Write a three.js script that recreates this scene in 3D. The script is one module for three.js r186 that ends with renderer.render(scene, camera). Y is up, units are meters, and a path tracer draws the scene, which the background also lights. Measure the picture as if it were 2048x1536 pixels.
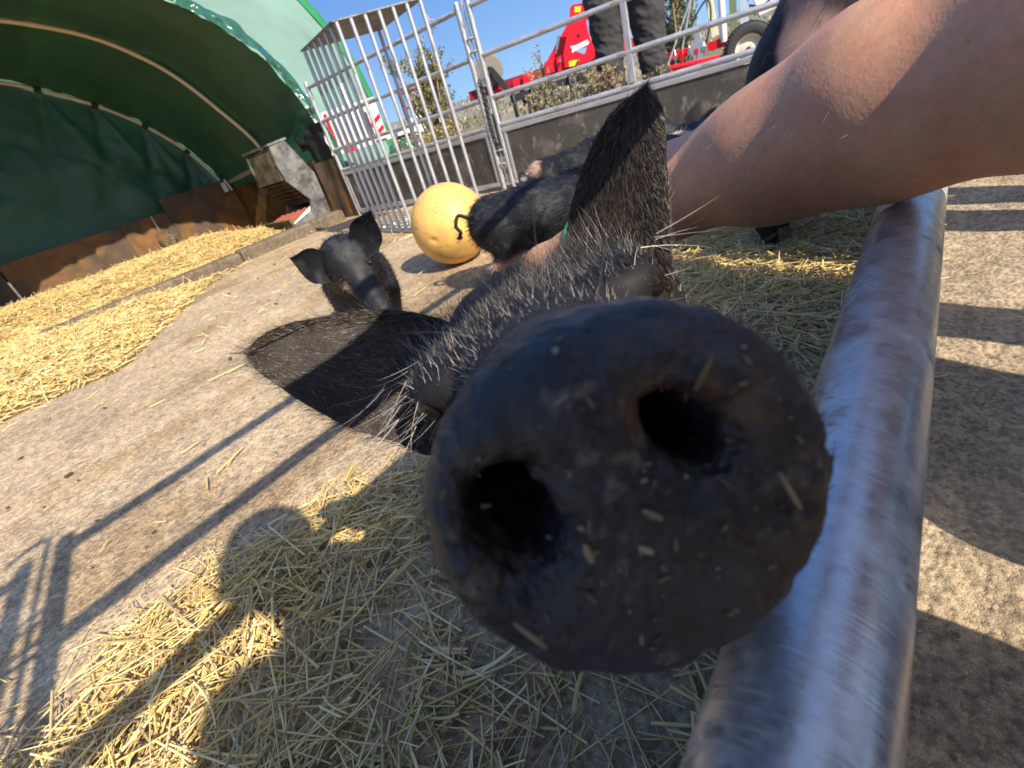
import * as THREE from 'three';
import { mergeGeometries } from 'three/addons/utils/BufferGeometryUtils.js';
import { RoundedBoxGeometry } from 'three/addons/geometries/RoundedBoxGeometry.js';

// ------------------------------------------------------------------ camera, sky, sun, exposure
const scene = new THREE.Scene();
const V = (x, y, z) => new THREE.Vector3(x, y, z);
const camera = new THREE.PerspectiveCamera(77.03, 4 / 3, 0.012, 1500);
{
  const right = V(0.952, -0.266, 0.149), up = V(0.305, 0.831, -0.465), back = V(0, 0.488, 0.873);
  camera.quaternion.setFromRotationMatrix(new THREE.Matrix4().makeBasis(right, up, back));
  camera.position.set(0, 0.6, 0);
  camera.focus = 0.34; camera.userData.fStop = 15.5;
}
const sunDir = V(0.400, 0.629, 0.667).normalize();
{
  const w = 512, h = 256, d = new Float32Array(w * h * 4);
  for (let j = 0; j < h; j++) for (let i = 0; i < w; i++) {
    const el = ((j + 0.5) / h - 0.5) * Math.PI, az = ((i + 0.5) / w - 0.5) * 2 * Math.PI;
    const x = Math.cos(el) * Math.cos(az), y = Math.sin(el), z = Math.cos(el) * Math.sin(az);
    const c = x * sunDir.x + y * sunDir.y + z * sunDir.z;
    let r, g, b;
    if (y >= 0) {
      const t = 1 - Math.exp(-y * 6.5), a = Math.pow(Math.max(c + 0.25, 0) / 1.25, 2.2) * 0.30 + Math.pow(Math.max(c, 0), 10) * 0.35 + Math.pow(Math.max(c, 0), 60) * 0.8;
      r = 0.25 + (0.055 - 0.25) * t + a; g = 0.42 + (0.158 - 0.42) * t + a * 0.94; b = 0.62 + (0.44 - 0.62) * t + a * 0.80;
    } else { r = 0.22; g = 0.18; b = 0.13; }
    const k = (j * w + i) * 4; d[k] = r; d[k + 1] = g; d[k + 2] = b; d[k + 3] = 1;
  }
  const sky = new THREE.DataTexture(d, w, h, THREE.RGBAFormat, THREE.FloatType);
  sky.mapping = THREE.EquirectangularReflectionMapping; sky.magFilter = THREE.LinearFilter; sky.needsUpdate = true;
  scene.background = sky; scene.environment = sky;
}
const sun = new THREE.DirectionalLight(new THREE.Color(1, 0.90, 0.74), 4.8);
sun.position.copy(sunDir).multiplyScalar(30); sun.castShadow = true;
Object.assign(sun.shadow.camera, { left: -14, right: 14, top: 14, bottom: -14, near: 1, far: 80 });
sun.shadow.mapSize.set(4096, 4096);
scene.add(sun, sun.target);
const renderer = new THREE.WebGLRenderer({ antialias: true });
renderer.toneMapping = THREE.LinearToneMapping;
renderer.toneMappingExposure = 1.75;
renderer.shadowMap.enabled = true;

// ------------------------------------------------------------------ helpers
function rng(seed) { let a = seed >>> 0; return () => { a = (a + 0x6D2B79F5) | 0; let t = Math.imul(a ^ (a >>> 15), 1 | a); t = (t + Math.imul(t ^ (t >>> 7), 61 | t)) ^ t; return ((t ^ (t >>> 14)) >>> 0) / 4294967296; }; }
const clamp = (x, a = 0, b = 1) => Math.min(b, Math.max(a, x));
const mix = (a, b, t) => a + (b - a) * t;
const sstep = (a, b, x) => { const t = clamp((x - a) / (b - a)); return t * t * (3 - 2 * t); };
function h3(x, y, z) { let h = Math.imul(x | 0, 374761393) ^ Math.imul(y | 0, 668265263) ^ Math.imul(z | 0, 2147483647 - 1274126177); h = Math.imul(h ^ (h >>> 13), 1274126177); return ((h ^ (h >>> 16)) >>> 0) / 4294967296; }
function noise3(x, y, z) {
  const X = Math.floor(x), Y = Math.floor(y), Z = Math.floor(z); let fx = x - X, fy = y - Y, fz = z - Z;
  fx = fx * fx * (3 - 2 * fx); fy = fy * fy * (3 - 2 * fy); fz = fz * fz * (3 - 2 * fz);
  const l = (a, b, t) => a + (b - a) * t;
  return l(l(l(h3(X, Y, Z), h3(X + 1, Y, Z), fx), l(h3(X, Y + 1, Z), h3(X + 1, Y + 1, Z), fx), fy), l(l(h3(X, Y, Z + 1), h3(X + 1, Y, Z + 1), fx), l(h3(X, Y + 1, Z + 1), h3(X + 1, Y + 1, Z + 1), fx), fy), fz);
}
function fbm(x, y, z, o = 4) { let s = 0, a = 0.5, n = 0; for (let i = 0; i < o; i++) { s += a * noise3(x, y, z); n += a; a *= 0.5; x = x * 2.03 + 7.1; y = y * 2.01 + 3.7; z = z * 2.02 + 1.3; } return s / n; }
// noise that repeats after p cells
function pnoise(x, y, p, seed) {
  const X = Math.floor(x), Y = Math.floor(y); let fx = x - X, fy = y - Y; fx = fx * fx * (3 - 2 * fx); fy = fy * fy * (3 - 2 * fy);
  const m = (v) => ((v % p) + p) % p, a = h3(m(X), m(Y), seed), b = h3(m(X + 1), m(Y), seed), c = h3(m(X), m(Y + 1), seed), d = h3(m(X + 1), m(Y + 1), seed);
  return mix(mix(a, b, fx), mix(c, d, fx), fy);
}
function pfbm(x, y, p, seed, o = 4) { let s = 0, a = 0.5, n = 0; for (let i = 0; i < o; i++) { s += a * pnoise(x * p, y * p, p, seed + i); n += a; a *= 0.55; p *= 2; } return s / n; }
// a texture from a function (x, y in 0..1) -> [r, g, b] in sRGB 0..1
function tex(size, fn, srgb = true) {
  const d = new Uint8Array(size * size * 4);
  for (let j = 0; j < size; j++) for (let i = 0; i < size; i++) {
    const c = fn(i / size, j / size, i, j), k = (j * size + i) * 4;
    d[k] = clamp(c[0]) * 255; d[k + 1] = clamp(c[1]) * 255; d[k + 2] = clamp(c[2]) * 255; d[k + 3] = 255;
  }
  const t = new THREE.DataTexture(d, size, size); t.wrapS = t.wrapT = THREE.RepeatWrapping; t.magFilter = THREE.LinearFilter; t.minFilter = THREE.LinearMipmapLinearFilter; t.generateMipmaps = true;
  if (srgb) t.colorSpace = THREE.SRGBColorSpace; t.needsUpdate = true; return t;
}
const std = (o) => new THREE.MeshStandardMaterial({ roughness: 0.8, ...o });
const lin = (r, g, b) => new THREE.Color().setRGB(r, g, b);
// pen axes: u runs along the near fence, n into the pen, h up
const UX = 0.713, UZ = -0.701, NX = -0.701, NZ = -0.713;
const W = (u, h, n) => V(u * UX + n * NX, h, u * UZ + n * NZ);
const toUN = (x, z) => [x * UX + z * UZ, x * NX + z * NZ];
const YAW = Math.atan2(-UZ, UX);        // turns local +x to +u (local +z then points out of the pen)

const taken = {};
function numbered(n) { if (!(n in taken)) { taken[n] = 0; return n; } taken[n]++; return `${n}_${String(taken[n]).padStart(3, '0')}`; }
function tag(o, label, category, group, kind) { o.userData = { ...o.userData, label }; if (category) o.userData.category = category; if (group) o.userData.group = group; if (kind) o.userData.kind = kind; return o; }
function thing(name, label, category, pos = V(0, 0, 0), turn = 0, group) { const g = new THREE.Group(); g.name = numbered(name); g.position.copy(pos); g.rotation.y = turn; scene.add(g); return tag(g, label, category, group); }
function mesh(name, geo, mat, parent = scene) {
  if (Array.isArray(geo)) geo = merge(geo);
  const m = new THREE.Mesh(geo, mat); m.name = parent === scene ? numbered(name) : name; m.castShadow = m.receiveShadow = true; parent.add(m); return m;
}
function merge(list) {
  list = list.map((g) => { let q = g.index ? g.toNonIndexed() : g; if (!q.attributes.normal) q.computeVertexNormals(); return q; });
  const col = list.some((g) => g.attributes.color);
  for (const g of list) {
    const n = g.attributes.position.count;
    if (!g.attributes.uv) g.setAttribute('uv', new THREE.BufferAttribute(new Float32Array(n * 2), 2));
    if (col && !g.attributes.color) g.setAttribute('color', new THREE.BufferAttribute(new Float32Array(n * 3).fill(1), 3));
    for (const k of Object.keys(g.attributes)) if (!['position', 'normal', 'uv', 'color'].includes(k)) g.deleteAttribute(k);
  }
  return list.length === 1 ? list[0] : mergeGeometries(list);
}
function setkind(o, kind) { o.userData.kind = kind; return o; }
function structure(name, geo, mat) { return setkind(mesh(name, geo, mat), 'structure'); }
const box = (w, h, d, x = 0, y = 0, z = 0, r = 0.003) => { const g = r > 0 ? new RoundedBoxGeometry(w, h, d, 1, Math.min(r, w / 2.1, h / 2.1, d / 2.1)) : new THREE.BoxGeometry(w, h, d); return g.translate(x, y, z); };
// round bar between two points; uv in metres along, once round
function bar(a, b, r, r2 = r, seg = 14) {
  const d = b.clone().sub(a), L = d.length(), g = new THREE.CylinderGeometry(r2, r, L, seg, Math.max(1, Math.round(L / 0.3)));
  const uv = g.attributes.uv; for (let i = 0; i < uv.count; i++) uv.setXY(i, uv.getX(i), uv.getY(i) * L * 2);
  g.applyQuaternion(new THREE.Quaternion().setFromUnitVectors(V(0, 1, 0), d.normalize())).translate((a.x + b.x) / 2, (a.y + b.y) / 2, (a.z + b.z) / 2); return g;
}
function tube(pts, r, seg = 40, rad = 8, tension = 0.5) { const c = new THREE.CatmullRomCurve3(pts, false, 'catmullrom', tension); const g = new THREE.TubeGeometry(c, seg, r, rad, false); const L = c.getLength(), uv = g.attributes.uv; for (let i = 0; i < uv.count; i++) uv.setXY(i, uv.getY(i), uv.getX(i) * L * 2); return g; }
function turned(g, rx = 0, ry = 0, rz = 0, x = 0, y = 0, z = 0) { if (rx) g.rotateX(rx); if (ry) g.rotateY(ry); if (rz) g.rotateZ(rz); return g.translate(x, y, z); }
function paint(g, fn) { const p = g.attributes.position, n = g.attributes.normal, c = new Float32Array(p.count * 3); for (let i = 0; i < p.count; i++) { const q = fn(p.getX(i), p.getY(i), p.getZ(i), n ? V(n.getX(i), n.getY(i), n.getZ(i)) : null); c[i * 3] = q[0]; c[i * 3 + 1] = q[1]; c[i * 3 + 2] = q[2]; } g.setAttribute('color', new THREE.BufferAttribute(c, 3)); return g; }
function displace(g, fn) { const p = g.attributes.position; for (let i = 0; i < p.count; i++) { const q = fn(p.getX(i), p.getY(i), p.getZ(i)); p.setXYZ(i, q[0], q[1], q[2]); } g.computeVertexNormals(); return g; }
// uv in metres from two world axes
function planarUV(g, fu, fv, tile = 1) { const p = g.attributes.position, uv = new Float32Array(p.count * 2); for (let i = 0; i < p.count; i++) { uv[i * 2] = fu(p.getX(i), p.getY(i), p.getZ(i)) / tile; uv[i * 2 + 1] = fv(p.getX(i), p.getY(i), p.getZ(i)) / tile; } g.setAttribute('uv', new THREE.BufferAttribute(uv, 2)); return g; }
// sheet through a grid of points f(s, t), s and t in 0..1
function sheet(f, ns, nt) {
  const pos = [], uv = [], idx = [];
  for (let j = 0; j <= nt; j++) for (let i = 0; i <= ns; i++) { const p = f(i / ns, j / nt); pos.push(p.x, p.y, p.z); uv.push(i / ns, j / nt); }
  for (let j = 0; j < nt; j++) for (let i = 0; i < ns; i++) { const a = j * (ns + 1) + i, b = a + 1, c = a + ns + 1, d = c + 1; idx.push(a, c, b, b, c, d); }
  const g = new THREE.BufferGeometry(); g.setAttribute('position', new THREE.Float32BufferAttribute(pos, 3)); g.setAttribute('uv', new THREE.Float32BufferAttribute(uv, 2)); g.setIndex(idx); g.computeVertexNormals(); return g;
}
// ---- bodies: smooth union of tapered capsules and ellipsoids, meshed by surface nets
const cap = (a, b, ra, rb, k = 0.03) => ({ t: 0, ax: a[0], ay: a[1], az: a[2], bx: b[0] - a[0], by: b[1] - a[1], bz: b[2] - a[2], l2: (b[0] - a[0]) ** 2 + (b[1] - a[1]) ** 2 + (b[2] - a[2]) ** 2 + 1e-12, ra, rb, k });
const ell = (c, r, k = 0.03) => ({ t: 1, ax: c[0], ay: c[1], az: c[2], rx: r[0], ry: r[1], rz: r[2], k });
function pd(s, x, y, z) {
  x -= s.ax; y -= s.ay; z -= s.az;
  if (s.t === 0) { const h = clamp((x * s.bx + y * s.by + z * s.bz) / s.l2); x -= s.bx * h; y -= s.by * h; z -= s.bz * h; return Math.sqrt(x * x + y * y + z * z) - (s.ra + (s.rb - s.ra) * h); }
  const a = x / s.rx, b = y / s.ry, c = z / s.rz, k0 = Math.sqrt(a * a + b * b + c * c), p = a / s.rx, q = b / s.ry, r = c / s.rz, k1 = Math.sqrt(p * p + q * q + r * r);
  return k1 < 1e-9 ? -Math.min(s.rx, s.ry, s.rz) : k0 * (k0 - 1) / k1;
}
function union(prims) { return (x, y, z) => { let d = 1e3; for (const s of prims) { const e = pd(s, x, y, z), k = s.k, h = Math.max(k - Math.abs(d - e), 0) / k; d = Math.min(d, e) - h * h * k * 0.25; } return d; }; }
function nets(sdf, lo, hi, cell, color, keep) {
  const n = [0, 1, 2].map((i) => Math.ceil((hi[i] - lo[i]) / cell) + 1), [nx, ny, nz] = n, f = new Float32Array(nx * ny * nz);
  const at = (i, j, k) => (k * ny + j) * nx + i;
  for (let k = 0; k < nz; k++) for (let j = 0; j < ny; j++) for (let i = 0; i < nx; i++) f[at(i, j, k)] = sdf(lo[0] + i * cell, lo[1] + j * cell, lo[2] + k * cell);
  const id = new Int32Array(nx * ny * nz).fill(-1), pos = [], nor = [], col = [], idx = [];
  for (let k = 0; k < nz - 1; k++) for (let j = 0; j < ny - 1; j++) for (let i = 0; i < nx - 1; i++) {
    let m = 0; const v = [];
    for (let c = 0; c < 8; c++) { const q = f[at(i + (c & 1), j + ((c >> 1) & 1), k + (c >> 2))]; v.push(q); if (q < 0) m |= 1 << c; }
    if (m === 0 || m === 255) continue;
    let x = 0, y = 0, z = 0, e = 0;
    for (let a = 0; a < 8; a++) for (let b = 0; b < 3; b++) { const o = a | (1 << b); if (o === a || (v[a] < 0) === (v[o] < 0)) continue; const t = v[a] / (v[a] - v[o]); x += (a & 1) + (b === 0 ? t : 0); y += ((a >> 1) & 1) + (b === 1 ? t : 0); z += (a >> 2) + (b === 2 ? t : 0); e++; }
    const px = lo[0] + (i + x / e) * cell, py = lo[1] + (j + y / e) * cell, pz = lo[2] + (k + z / e) * cell;
    id[at(i, j, k)] = pos.length / 3; pos.push(px, py, pz);
    const s = cell * 0.5, gx = sdf(px + s, py, pz) - sdf(px - s, py, pz), gy = sdf(px, py + s, pz) - sdf(px, py - s, pz), gz = sdf(px, py, pz + s) - sdf(px, py, pz - s), L = Math.hypot(gx, gy, gz) || 1;
    nor.push(gx / L, gy / L, gz / L); if (color) col.push(...color(px, py, pz, gx / L, gy / L, gz / L));
  }
  const quad = (a, b, c, d, flip) => { if (a < 0 || b < 0 || c < 0 || d < 0) return; if (keep) for (const q of [a, b, c, d]) if (!keep(pos[q * 3], pos[q * 3 + 1], pos[q * 3 + 2])) return; flip ? idx.push(a, c, b, a, d, c) : idx.push(a, b, c, a, c, d); };
  for (let k = 1; k < nz - 1; k++) for (let j = 1; j < ny - 1; j++) for (let i = 1; i < nx - 1; i++) {
    const s = f[at(i, j, k)] < 0;
    if (s !== f[at(i + 1, j, k)] < 0) quad(id[at(i, j - 1, k - 1)], id[at(i, j, k - 1)], id[at(i, j, k)], id[at(i, j - 1, k)], !s);
    if (s !== f[at(i, j + 1, k)] < 0) quad(id[at(i - 1, j, k - 1)], id[at(i - 1, j, k)], id[at(i, j, k)], id[at(i, j, k - 1)], !s);
    if (s !== f[at(i, j, k + 1)] < 0) quad(id[at(i - 1, j - 1, k)], id[at(i, j - 1, k)], id[at(i, j, k)], id[at(i - 1, j, k)], !s);
  }
  const g = new THREE.BufferGeometry(); g.setAttribute('position', new THREE.Float32BufferAttribute(pos, 3)); g.setAttribute('normal', new THREE.Float32BufferAttribute(nor, 3));
  if (color) g.setAttribute('color', new THREE.Float32BufferAttribute(col, 3)); g.setIndex(idx); return g;
}
// random points on a surface, evenly by area: fn(point, normal)
function overSurface(geo, count, r, fn) {
  const p = geo.attributes.position, nn = geo.attributes.normal, ix = geo.index ? geo.index.array : null, T = ix ? ix.length / 3 : p.count / 3, cum = new Float64Array(T), a = V(), b = V(), c = V(); let s = 0;
  const id = (t, k) => ix ? ix[t * 3 + k] : t * 3 + k;
  for (let t = 0; t < T; t++) { a.fromBufferAttribute(p, id(t, 0)); b.fromBufferAttribute(p, id(t, 1)).sub(a); c.fromBufferAttribute(p, id(t, 2)).sub(a); s += b.cross(c).length(); cum[t] = s; }
  for (let i = 0; i < count; i++) {
    const w = r() * s; let lo = 0, hi = T - 1; while (lo < hi) { const m = (lo + hi) >> 1; if (cum[m] < w) lo = m + 1; else hi = m; }
    let x = r(), y = r(); if (x + y > 1) { x = 1 - x; y = 1 - y; } const z = 1 - x - y, k = [0, 1, 2].map((j) => id(lo, j)), q = V(0, 0, 0), n = V(0, 0, 0);
    [x, y, z].forEach((f, j) => { q.x += p.getX(k[j]) * f; q.y += p.getY(k[j]) * f; q.z += p.getZ(k[j]) * f; n.x += nn.getX(k[j]) * f; n.y += nn.getY(k[j]) * f; n.z += nn.getZ(k[j]) * f; }); fn(q, n.normalize());
  }
}
// many copies of one small shape, as one mass
function scatter(name, geo, mat, list, parent, color) {
  const m = new THREE.InstancedMesh(geo, mat, list.length); m.name = parent === scene ? numbered(name) : name; m.castShadow = m.receiveShadow = true;
  list.forEach((q, i) => { m.setMatrixAt(i, q.m); if (q.c) m.setColorAt(i, q.c); });
  m.userData.kind = 'stuff'; parent.add(m); return m;
}
const Q = new THREE.Quaternion();
const place = (p, dir, sx, sy, sz, roll = 0) => { const q = new THREE.Quaternion().setFromUnitVectors(V(0, 1, 0), dir); if (roll) q.multiply(new THREE.Quaternion().setFromAxisAngle(V(0, 1, 0), roll)); return new THREE.Matrix4().compose(p, q, V(sx, sy, sz)); };
// ------------------------------------------------------------------ surfaces
const concreteMap = tex(1024, (x, y, i, j) => {
  const a = pfbm(x, y, 6, 1, 5), b = pfbm(x, y, 48, 9, 3), s = h3(i >> 1, j >> 1, 5), s2 = h3(i, j, 17), c = pnoise(x * 170, y * 170, 170, 31), k = pnoise(x * 90, y * 90, 90, 41);
  let v = 0.65 + (a - 0.5) * 0.16 + (b - 0.5) * 0.26 + (s2 - 0.5) * 0.20 + (c - 0.5) * 0.26; if (s > 0.975) v += 0.14; if (c > 0.86) v -= 0.12; if (k > 0.9) v -= 0.10;
  return [v * 1.05, v * 0.94, v * 0.79];
});
const concreteBump = tex(1024, (x, y, i, j) => { const v = 0.5 + (pfbm(x, y, 48, 9, 3) - 0.5) * 0.8 + (pnoise(x * 170, y * 170, 170, 31) - 0.5) * 0.7 + (h3(i, j, 17) - 0.5) * 0.3; return [v, v, v]; }, false);
const dirtMap = tex(512, (x, y, i, j) => { const v = 0.5 + (pfbm(x, y, 5, 71, 6) - 0.5) * 0.5 + (h3(i, j, 7) - 0.5) * 0.1; return [v * 0.98, v * 0.9, v * 0.68]; });
const galvMap = tex(512, (x, y, i, j) => { // zinc spangle, scuffs and dirt; y runs along the tube
  const a = pfbm(x, y, 8, 3, 4), m = pnoise(x * 40, y * 14, 40, 3), sc = pnoise(x * 6, y * 220, 220, 23), d = pfbm(x, y, 5, 55, 5); let v = 0.74 + (a - 0.5) * 0.2 + (m - 0.5) * 0.08 + (sc > 0.8 ? 0.07 : 0);
  const dirt = sstep(0.60, 0.72, d) * 0.5; return [mix(v, 0.48, dirt), mix(v * 1.0, 0.43, dirt), mix(v * 1.01, 0.34, dirt)];
});
const galvRough = tex(512, (x, y) => { const a = pfbm(x, y, 9, 43, 4), d = pfbm(x, y, 5, 55, 5), sc = pnoise(x * 6, y * 220, 220, 23); const v = 0.40 + (a - 0.5) * 0.35 + sstep(0.58, 0.7, d) * 0.4 + (sc > 0.8 ? 0.12 : 0); return [v, v, v]; }, false);
const galvBump = tex(512, (x, y) => { const v = pnoise(x * 6, y * 220, 220, 23) * 0.4 + pfbm(x, y, 30, 61, 3) * 0.6; return [v, v, v]; }, false);
const M = {};
M.galv = std({ color: lin(0.92, 0.93, 0.95), map: galvMap, roughnessMap: galvRough, roughness: 1.15, metalness: 0.62, bumpMap: galvBump, bumpScale: 0.0004 });
const railMap = tex(1024, (x, y, i, j) => { // near rail: x round the tube, y along it
  const a = pfbm(x, y, 10, 303, 5), sp = pnoise(x * 46, y * 60, 60, 305), sc = pnoise((x * 14 + y * 5) , y * 300, 300, 307), sc2 = pnoise(x * 9, y * 90 + x * 6, 90, 309), d = pfbm(x, y, 6, 311, 5), g = h3(i, j, 313); let v = 0.76 + (a - 0.5) * 0.22 + (sp - 0.5) * 0.07 + (g - 0.5) * 0.06 + (sc > 0.84 ? 0.05 : 0) - (sc2 > 0.93 ? 0.05 : 0);
  const dirt = sstep(0.57, 0.70, d) * (0.25 + 0.6 * sstep(0.4, 0.7, pnoise(x * 20, y * 120, 120, 315))); return [mix(v, 0.40, dirt * 0.7), mix(v, 0.36, dirt * 0.7), mix(v * 1.01, 0.29, dirt * 0.7)];
});
const railRough = tex(1024, (x, y, i, j) => { const a = pfbm(x, y, 10, 303, 5), sc = pnoise((x * 14 + y * 5), y * 300, 300, 307), d = pfbm(x, y, 6, 311, 5), v = 0.30 + (a - 0.5) * 0.4 + sstep(0.54, 0.66, d) * 0.35 + (sc > 0.8 ? 0.06 : 0) + (h3(i, j, 313) - 0.5) * 0.1; return [v, v, v]; }, false);
const railBump = tex(1024, (x, y, i, j) => { const v = pnoise((x * 14 + y * 5), y * 300, 300, 307) * 0.35 + pfbm(x, y, 22, 317, 4) * 0.5 + h3(i, j, 313) * 0.15; return [v, v, v]; }, false);
M.nearRail = std({ color: lin(0.95, 0.95, 0.93), map: railMap, roughnessMap: railRough, roughness: 1.05, metalness: 0.65, bumpMap: railBump, bumpScale: 0.00010 });
const boardMap = tex(512, (x, y, i, j) => { // dark board with pale scuffs and splashes
  const a = pfbm(x, y, 5, 91, 5), b = pfbm(x, y, 24, 93, 3), st = pnoise(x * 60, y * 9, 60, 15); let v = 0.27 + (a - 0.5) * 0.14 + (b - 0.5) * 0.07;
  const m = sstep(0.60, 0.78, pfbm(x + 0.3, y, 9, 99, 4)) * 0.09 + (b > 0.66 && st > 0.55 ? 0.12 : 0) + (h3(i >> 1, j >> 1, 3) > 0.994 ? 0.25 : 0); v += m; return [v * 1.05, v, v * 0.93];
});
M.board = std({ map: boardMap, roughness: 0.62 });
const rustMap = tex(512, (x, y, i, j) => {
  const a = pfbm(x, y, 4, 111, 6), b = pfbm(x, y, 14, 117, 4), c = pfbm(x + 0.4, y, 5, 131, 4), o = sstep(0.50, 0.66, a);
  let r = mix(0.33, 0.46, o), g = mix(0.265, 0.325, o), bl = mix(0.20, 0.18, o); const dk = sstep(0.52, 0.72, c) * 0.6; r = mix(r, 0.22, dk); g = mix(g, 0.18, dk); bl = mix(bl, 0.13, dk); const k = 0.8 + b * 0.4 + (h3(i, j, 1) - 0.5) * 0.08; return [r * k, g * k, bl * k];
});
M.rust = std({ map: rustMap, roughness: 0.7, metalness: 0.15, bumpMap: rustMap, bumpScale: 0.002 });
const tarpMap = tex(512, (x, y) => { const a = pfbm(x, y, 4, 141, 5), b = pfbm(x, y, 30, 147, 2), w = 0.5 + 0.5 * Math.sin(x * Math.PI * 2 * 170), w2 = 0.5 + 0.5 * Math.sin(y * Math.PI * 2 * 170), v = 0.9 + (a - 0.5) * 0.25 + (b - 0.5) * 0.06 + (w * w2 - 0.25) * 0.03; return [v, v, v]; });
M.tarp = new THREE.MeshPhysicalMaterial({ color: lin(0.028, 0.105, 0.058), map: tarpMap, roughness: 0.5, transmission: 0.10, thickness: 0, side: THREE.DoubleSide });
M.hem = new THREE.MeshPhysicalMaterial({ color: lin(0.028, 0.105, 0.058), roughness: 0.18, transmission: 0.10, thickness: 0, clearcoat: 0.5, clearcoatRoughness: 0.15, side: THREE.DoubleSide });
M.paleTarp = new THREE.MeshPhysicalMaterial({ color: lin(0.205, 0.335, 0.290), map: tarpMap, roughness: 0.6, side: THREE.DoubleSide });
M.greenTarp = new THREE.MeshPhysicalMaterial({ color: lin(0.045, 0.26, 0.085), map: tarpMap, roughness: 0.4, side: THREE.DoubleSide });
M.pipe = std({ color: lin(0.74, 0.60, 0.44), roughness: 0.45, metalness: 0.35 });
M.black = std({ color: lin(0.018, 0.018, 0.02), roughness: 0.55 });
M.rubber = std({ color: lin(0.030, 0.030, 0.031), roughness: 0.8 });
M.steel = std({ color: lin(0.5, 0.5, 0.5), roughness: 0.35, metalness: 0.9 });
M.red = std({ color: lin(0.62, 0.008, 0.022), roughness: 0.32 });
M.darkred = std({ color: lin(0.24, 0.012, 0.022), roughness: 0.45 });
M.white = std({ color: lin(0.75, 0.75, 0.73), roughness: 0.5 });
M.yellow = std({ color: lin(0.85, 0.62, 0.02), roughness: 0.5 });
const stone = tex(512, (x, y, i, j) => { const a = pfbm(x, y, 6, 151, 5), b = pfbm(x, y, 20, 157, 3); let v = 0.36 + (a - 0.5) * 0.35 + (b - 0.5) * 0.2; const t = sstep(0.55, 0.7, pfbm(x, y + 0.2, 8, 163, 4)); return [mix(v, 0.56, t * 0.5), mix(v * 1.0, 0.52, t * 0.5), mix(v * 1.0, 0.44, t * 0.5)]; });
M.feeder = std({ map: stone, roughness: 0.7 });
const brownGrime = tex(512, (x, y) => { const a = pfbm(x, y, 6, 171, 5), b = pfbm(x, y, 26, 177, 3); const v = 0.30 + (a - 0.5) * 0.45 + (b - 0.5) * 0.2; return [v, v * 0.88, v * 0.66]; });
M.grime = std({ map: brownGrime, roughness: 0.85 });
M.slat = std({ color: lin(0.40, 0.31, 0.15), map: brownGrime, roughness: 0.8 });
M.brick = std({ color: lin(0.30, 0.075, 0.045), roughness: 0.7 });
M.ochre = std({ color: lin(0.85, 0.55, 0.16), map: brownGrime, roughness: 0.75 });
const strawMap = tex(1024, (x, y, i, j) => { const a = pfbm(x, y, 8, 181, 4), s = pnoise(x * 240, y * 50, 240, 183), s2 = pnoise(x * 60, y * 240, 240, 185), s3 = pnoise((x + y) * 150, (x - y + 4) * 40, 600, 187), v = 0.50 + (a - 0.5) * 0.2 + (Math.max(s, s2, s3) - 0.75) * 0.7; return [v * 1.10, v * 0.88, v * 0.46]; });
M.strawBed = std({ map: strawMap, roughness: 0.9, bumpMap: strawMap, bumpScale: 0.012 });
M.straw = std({ color: lin(1, 1, 1), roughness: 0.5 });
// ------------------------------------------------------------------ ground, yard, hills
{
  const g = new THREE.PlaneGeometry(1400, 1400, 60, 60).rotateX(-Math.PI / 2).translate(0, -0.012, 0);
  planarUV(g, (x) => x, (x, y, z) => z, 3.1);
  structure('ground', g, std({ color: lin(0.75, 0.72, 0.62), map: dirtMap, roughness: 1 }));
  // the concrete yard of the pen, with brown stains trodden into it
  const y = sheet((s, t) => { const u = mix(-7, 3.9, s), n = mix(-7, 8.2, t), p = W(u, 0, n); p.y = (fbm(u * 2.1, n * 2.1, 3, 3) - 0.5) * 0.012; return p; }, 330, 420);
  planarUV(y, (x) => x, (x, q, z) => z, 0.92);
  paint(y, (x, q, z) => {
    const [u, n] = toUN(x, z), a = fbm(u * 1.3, n * 2.6, 5, 4), st = sstep(0.56, 0.72, fbm(u * 2.2 + 9, n * 5.5, 1, 4)), wet = sstep(0.55, 0.66, fbm(u * 0.9 + 3, n * 0.9, 8, 3)), v = 0.92 + (a - 0.5) * 0.34;
    const inside = n > 0 ? 1 : 0.78;
    return [v * mix(1, 0.80, st) * mix(1, 0.88, wet) * (n > 0 ? 1 : 0.86), v * mix(0.95, 0.70, st) * mix(1, 0.86, wet) * (n > 0 ? 1 : 0.89), v * mix(0.87, 0.56, st) * mix(1, 0.83, wet) * (n > 0 ? 0.98 : 0.92)];
  });
  structure('yard_floor', y, std({ map: concreteMap, vertexColors: true, roughness: 0.92, bumpMap: concreteBump, bumpScale: 0.0034 }));
  const hills = sheet((s, t) => { const a = mix(-1.2, 1.2, s), R = 520 + t * 120, h = t * (9 + 14 * fbm(s * 9, 2, 1, 4)); return V(Math.sin(a) * R, h - 0.5, -Math.cos(a) * R); }, 120, 4);
  structure('hills', hills, std({ color: lin(0.17, 0.16, 0.13), roughness: 1, side: THREE.DoubleSide }));
}
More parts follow.
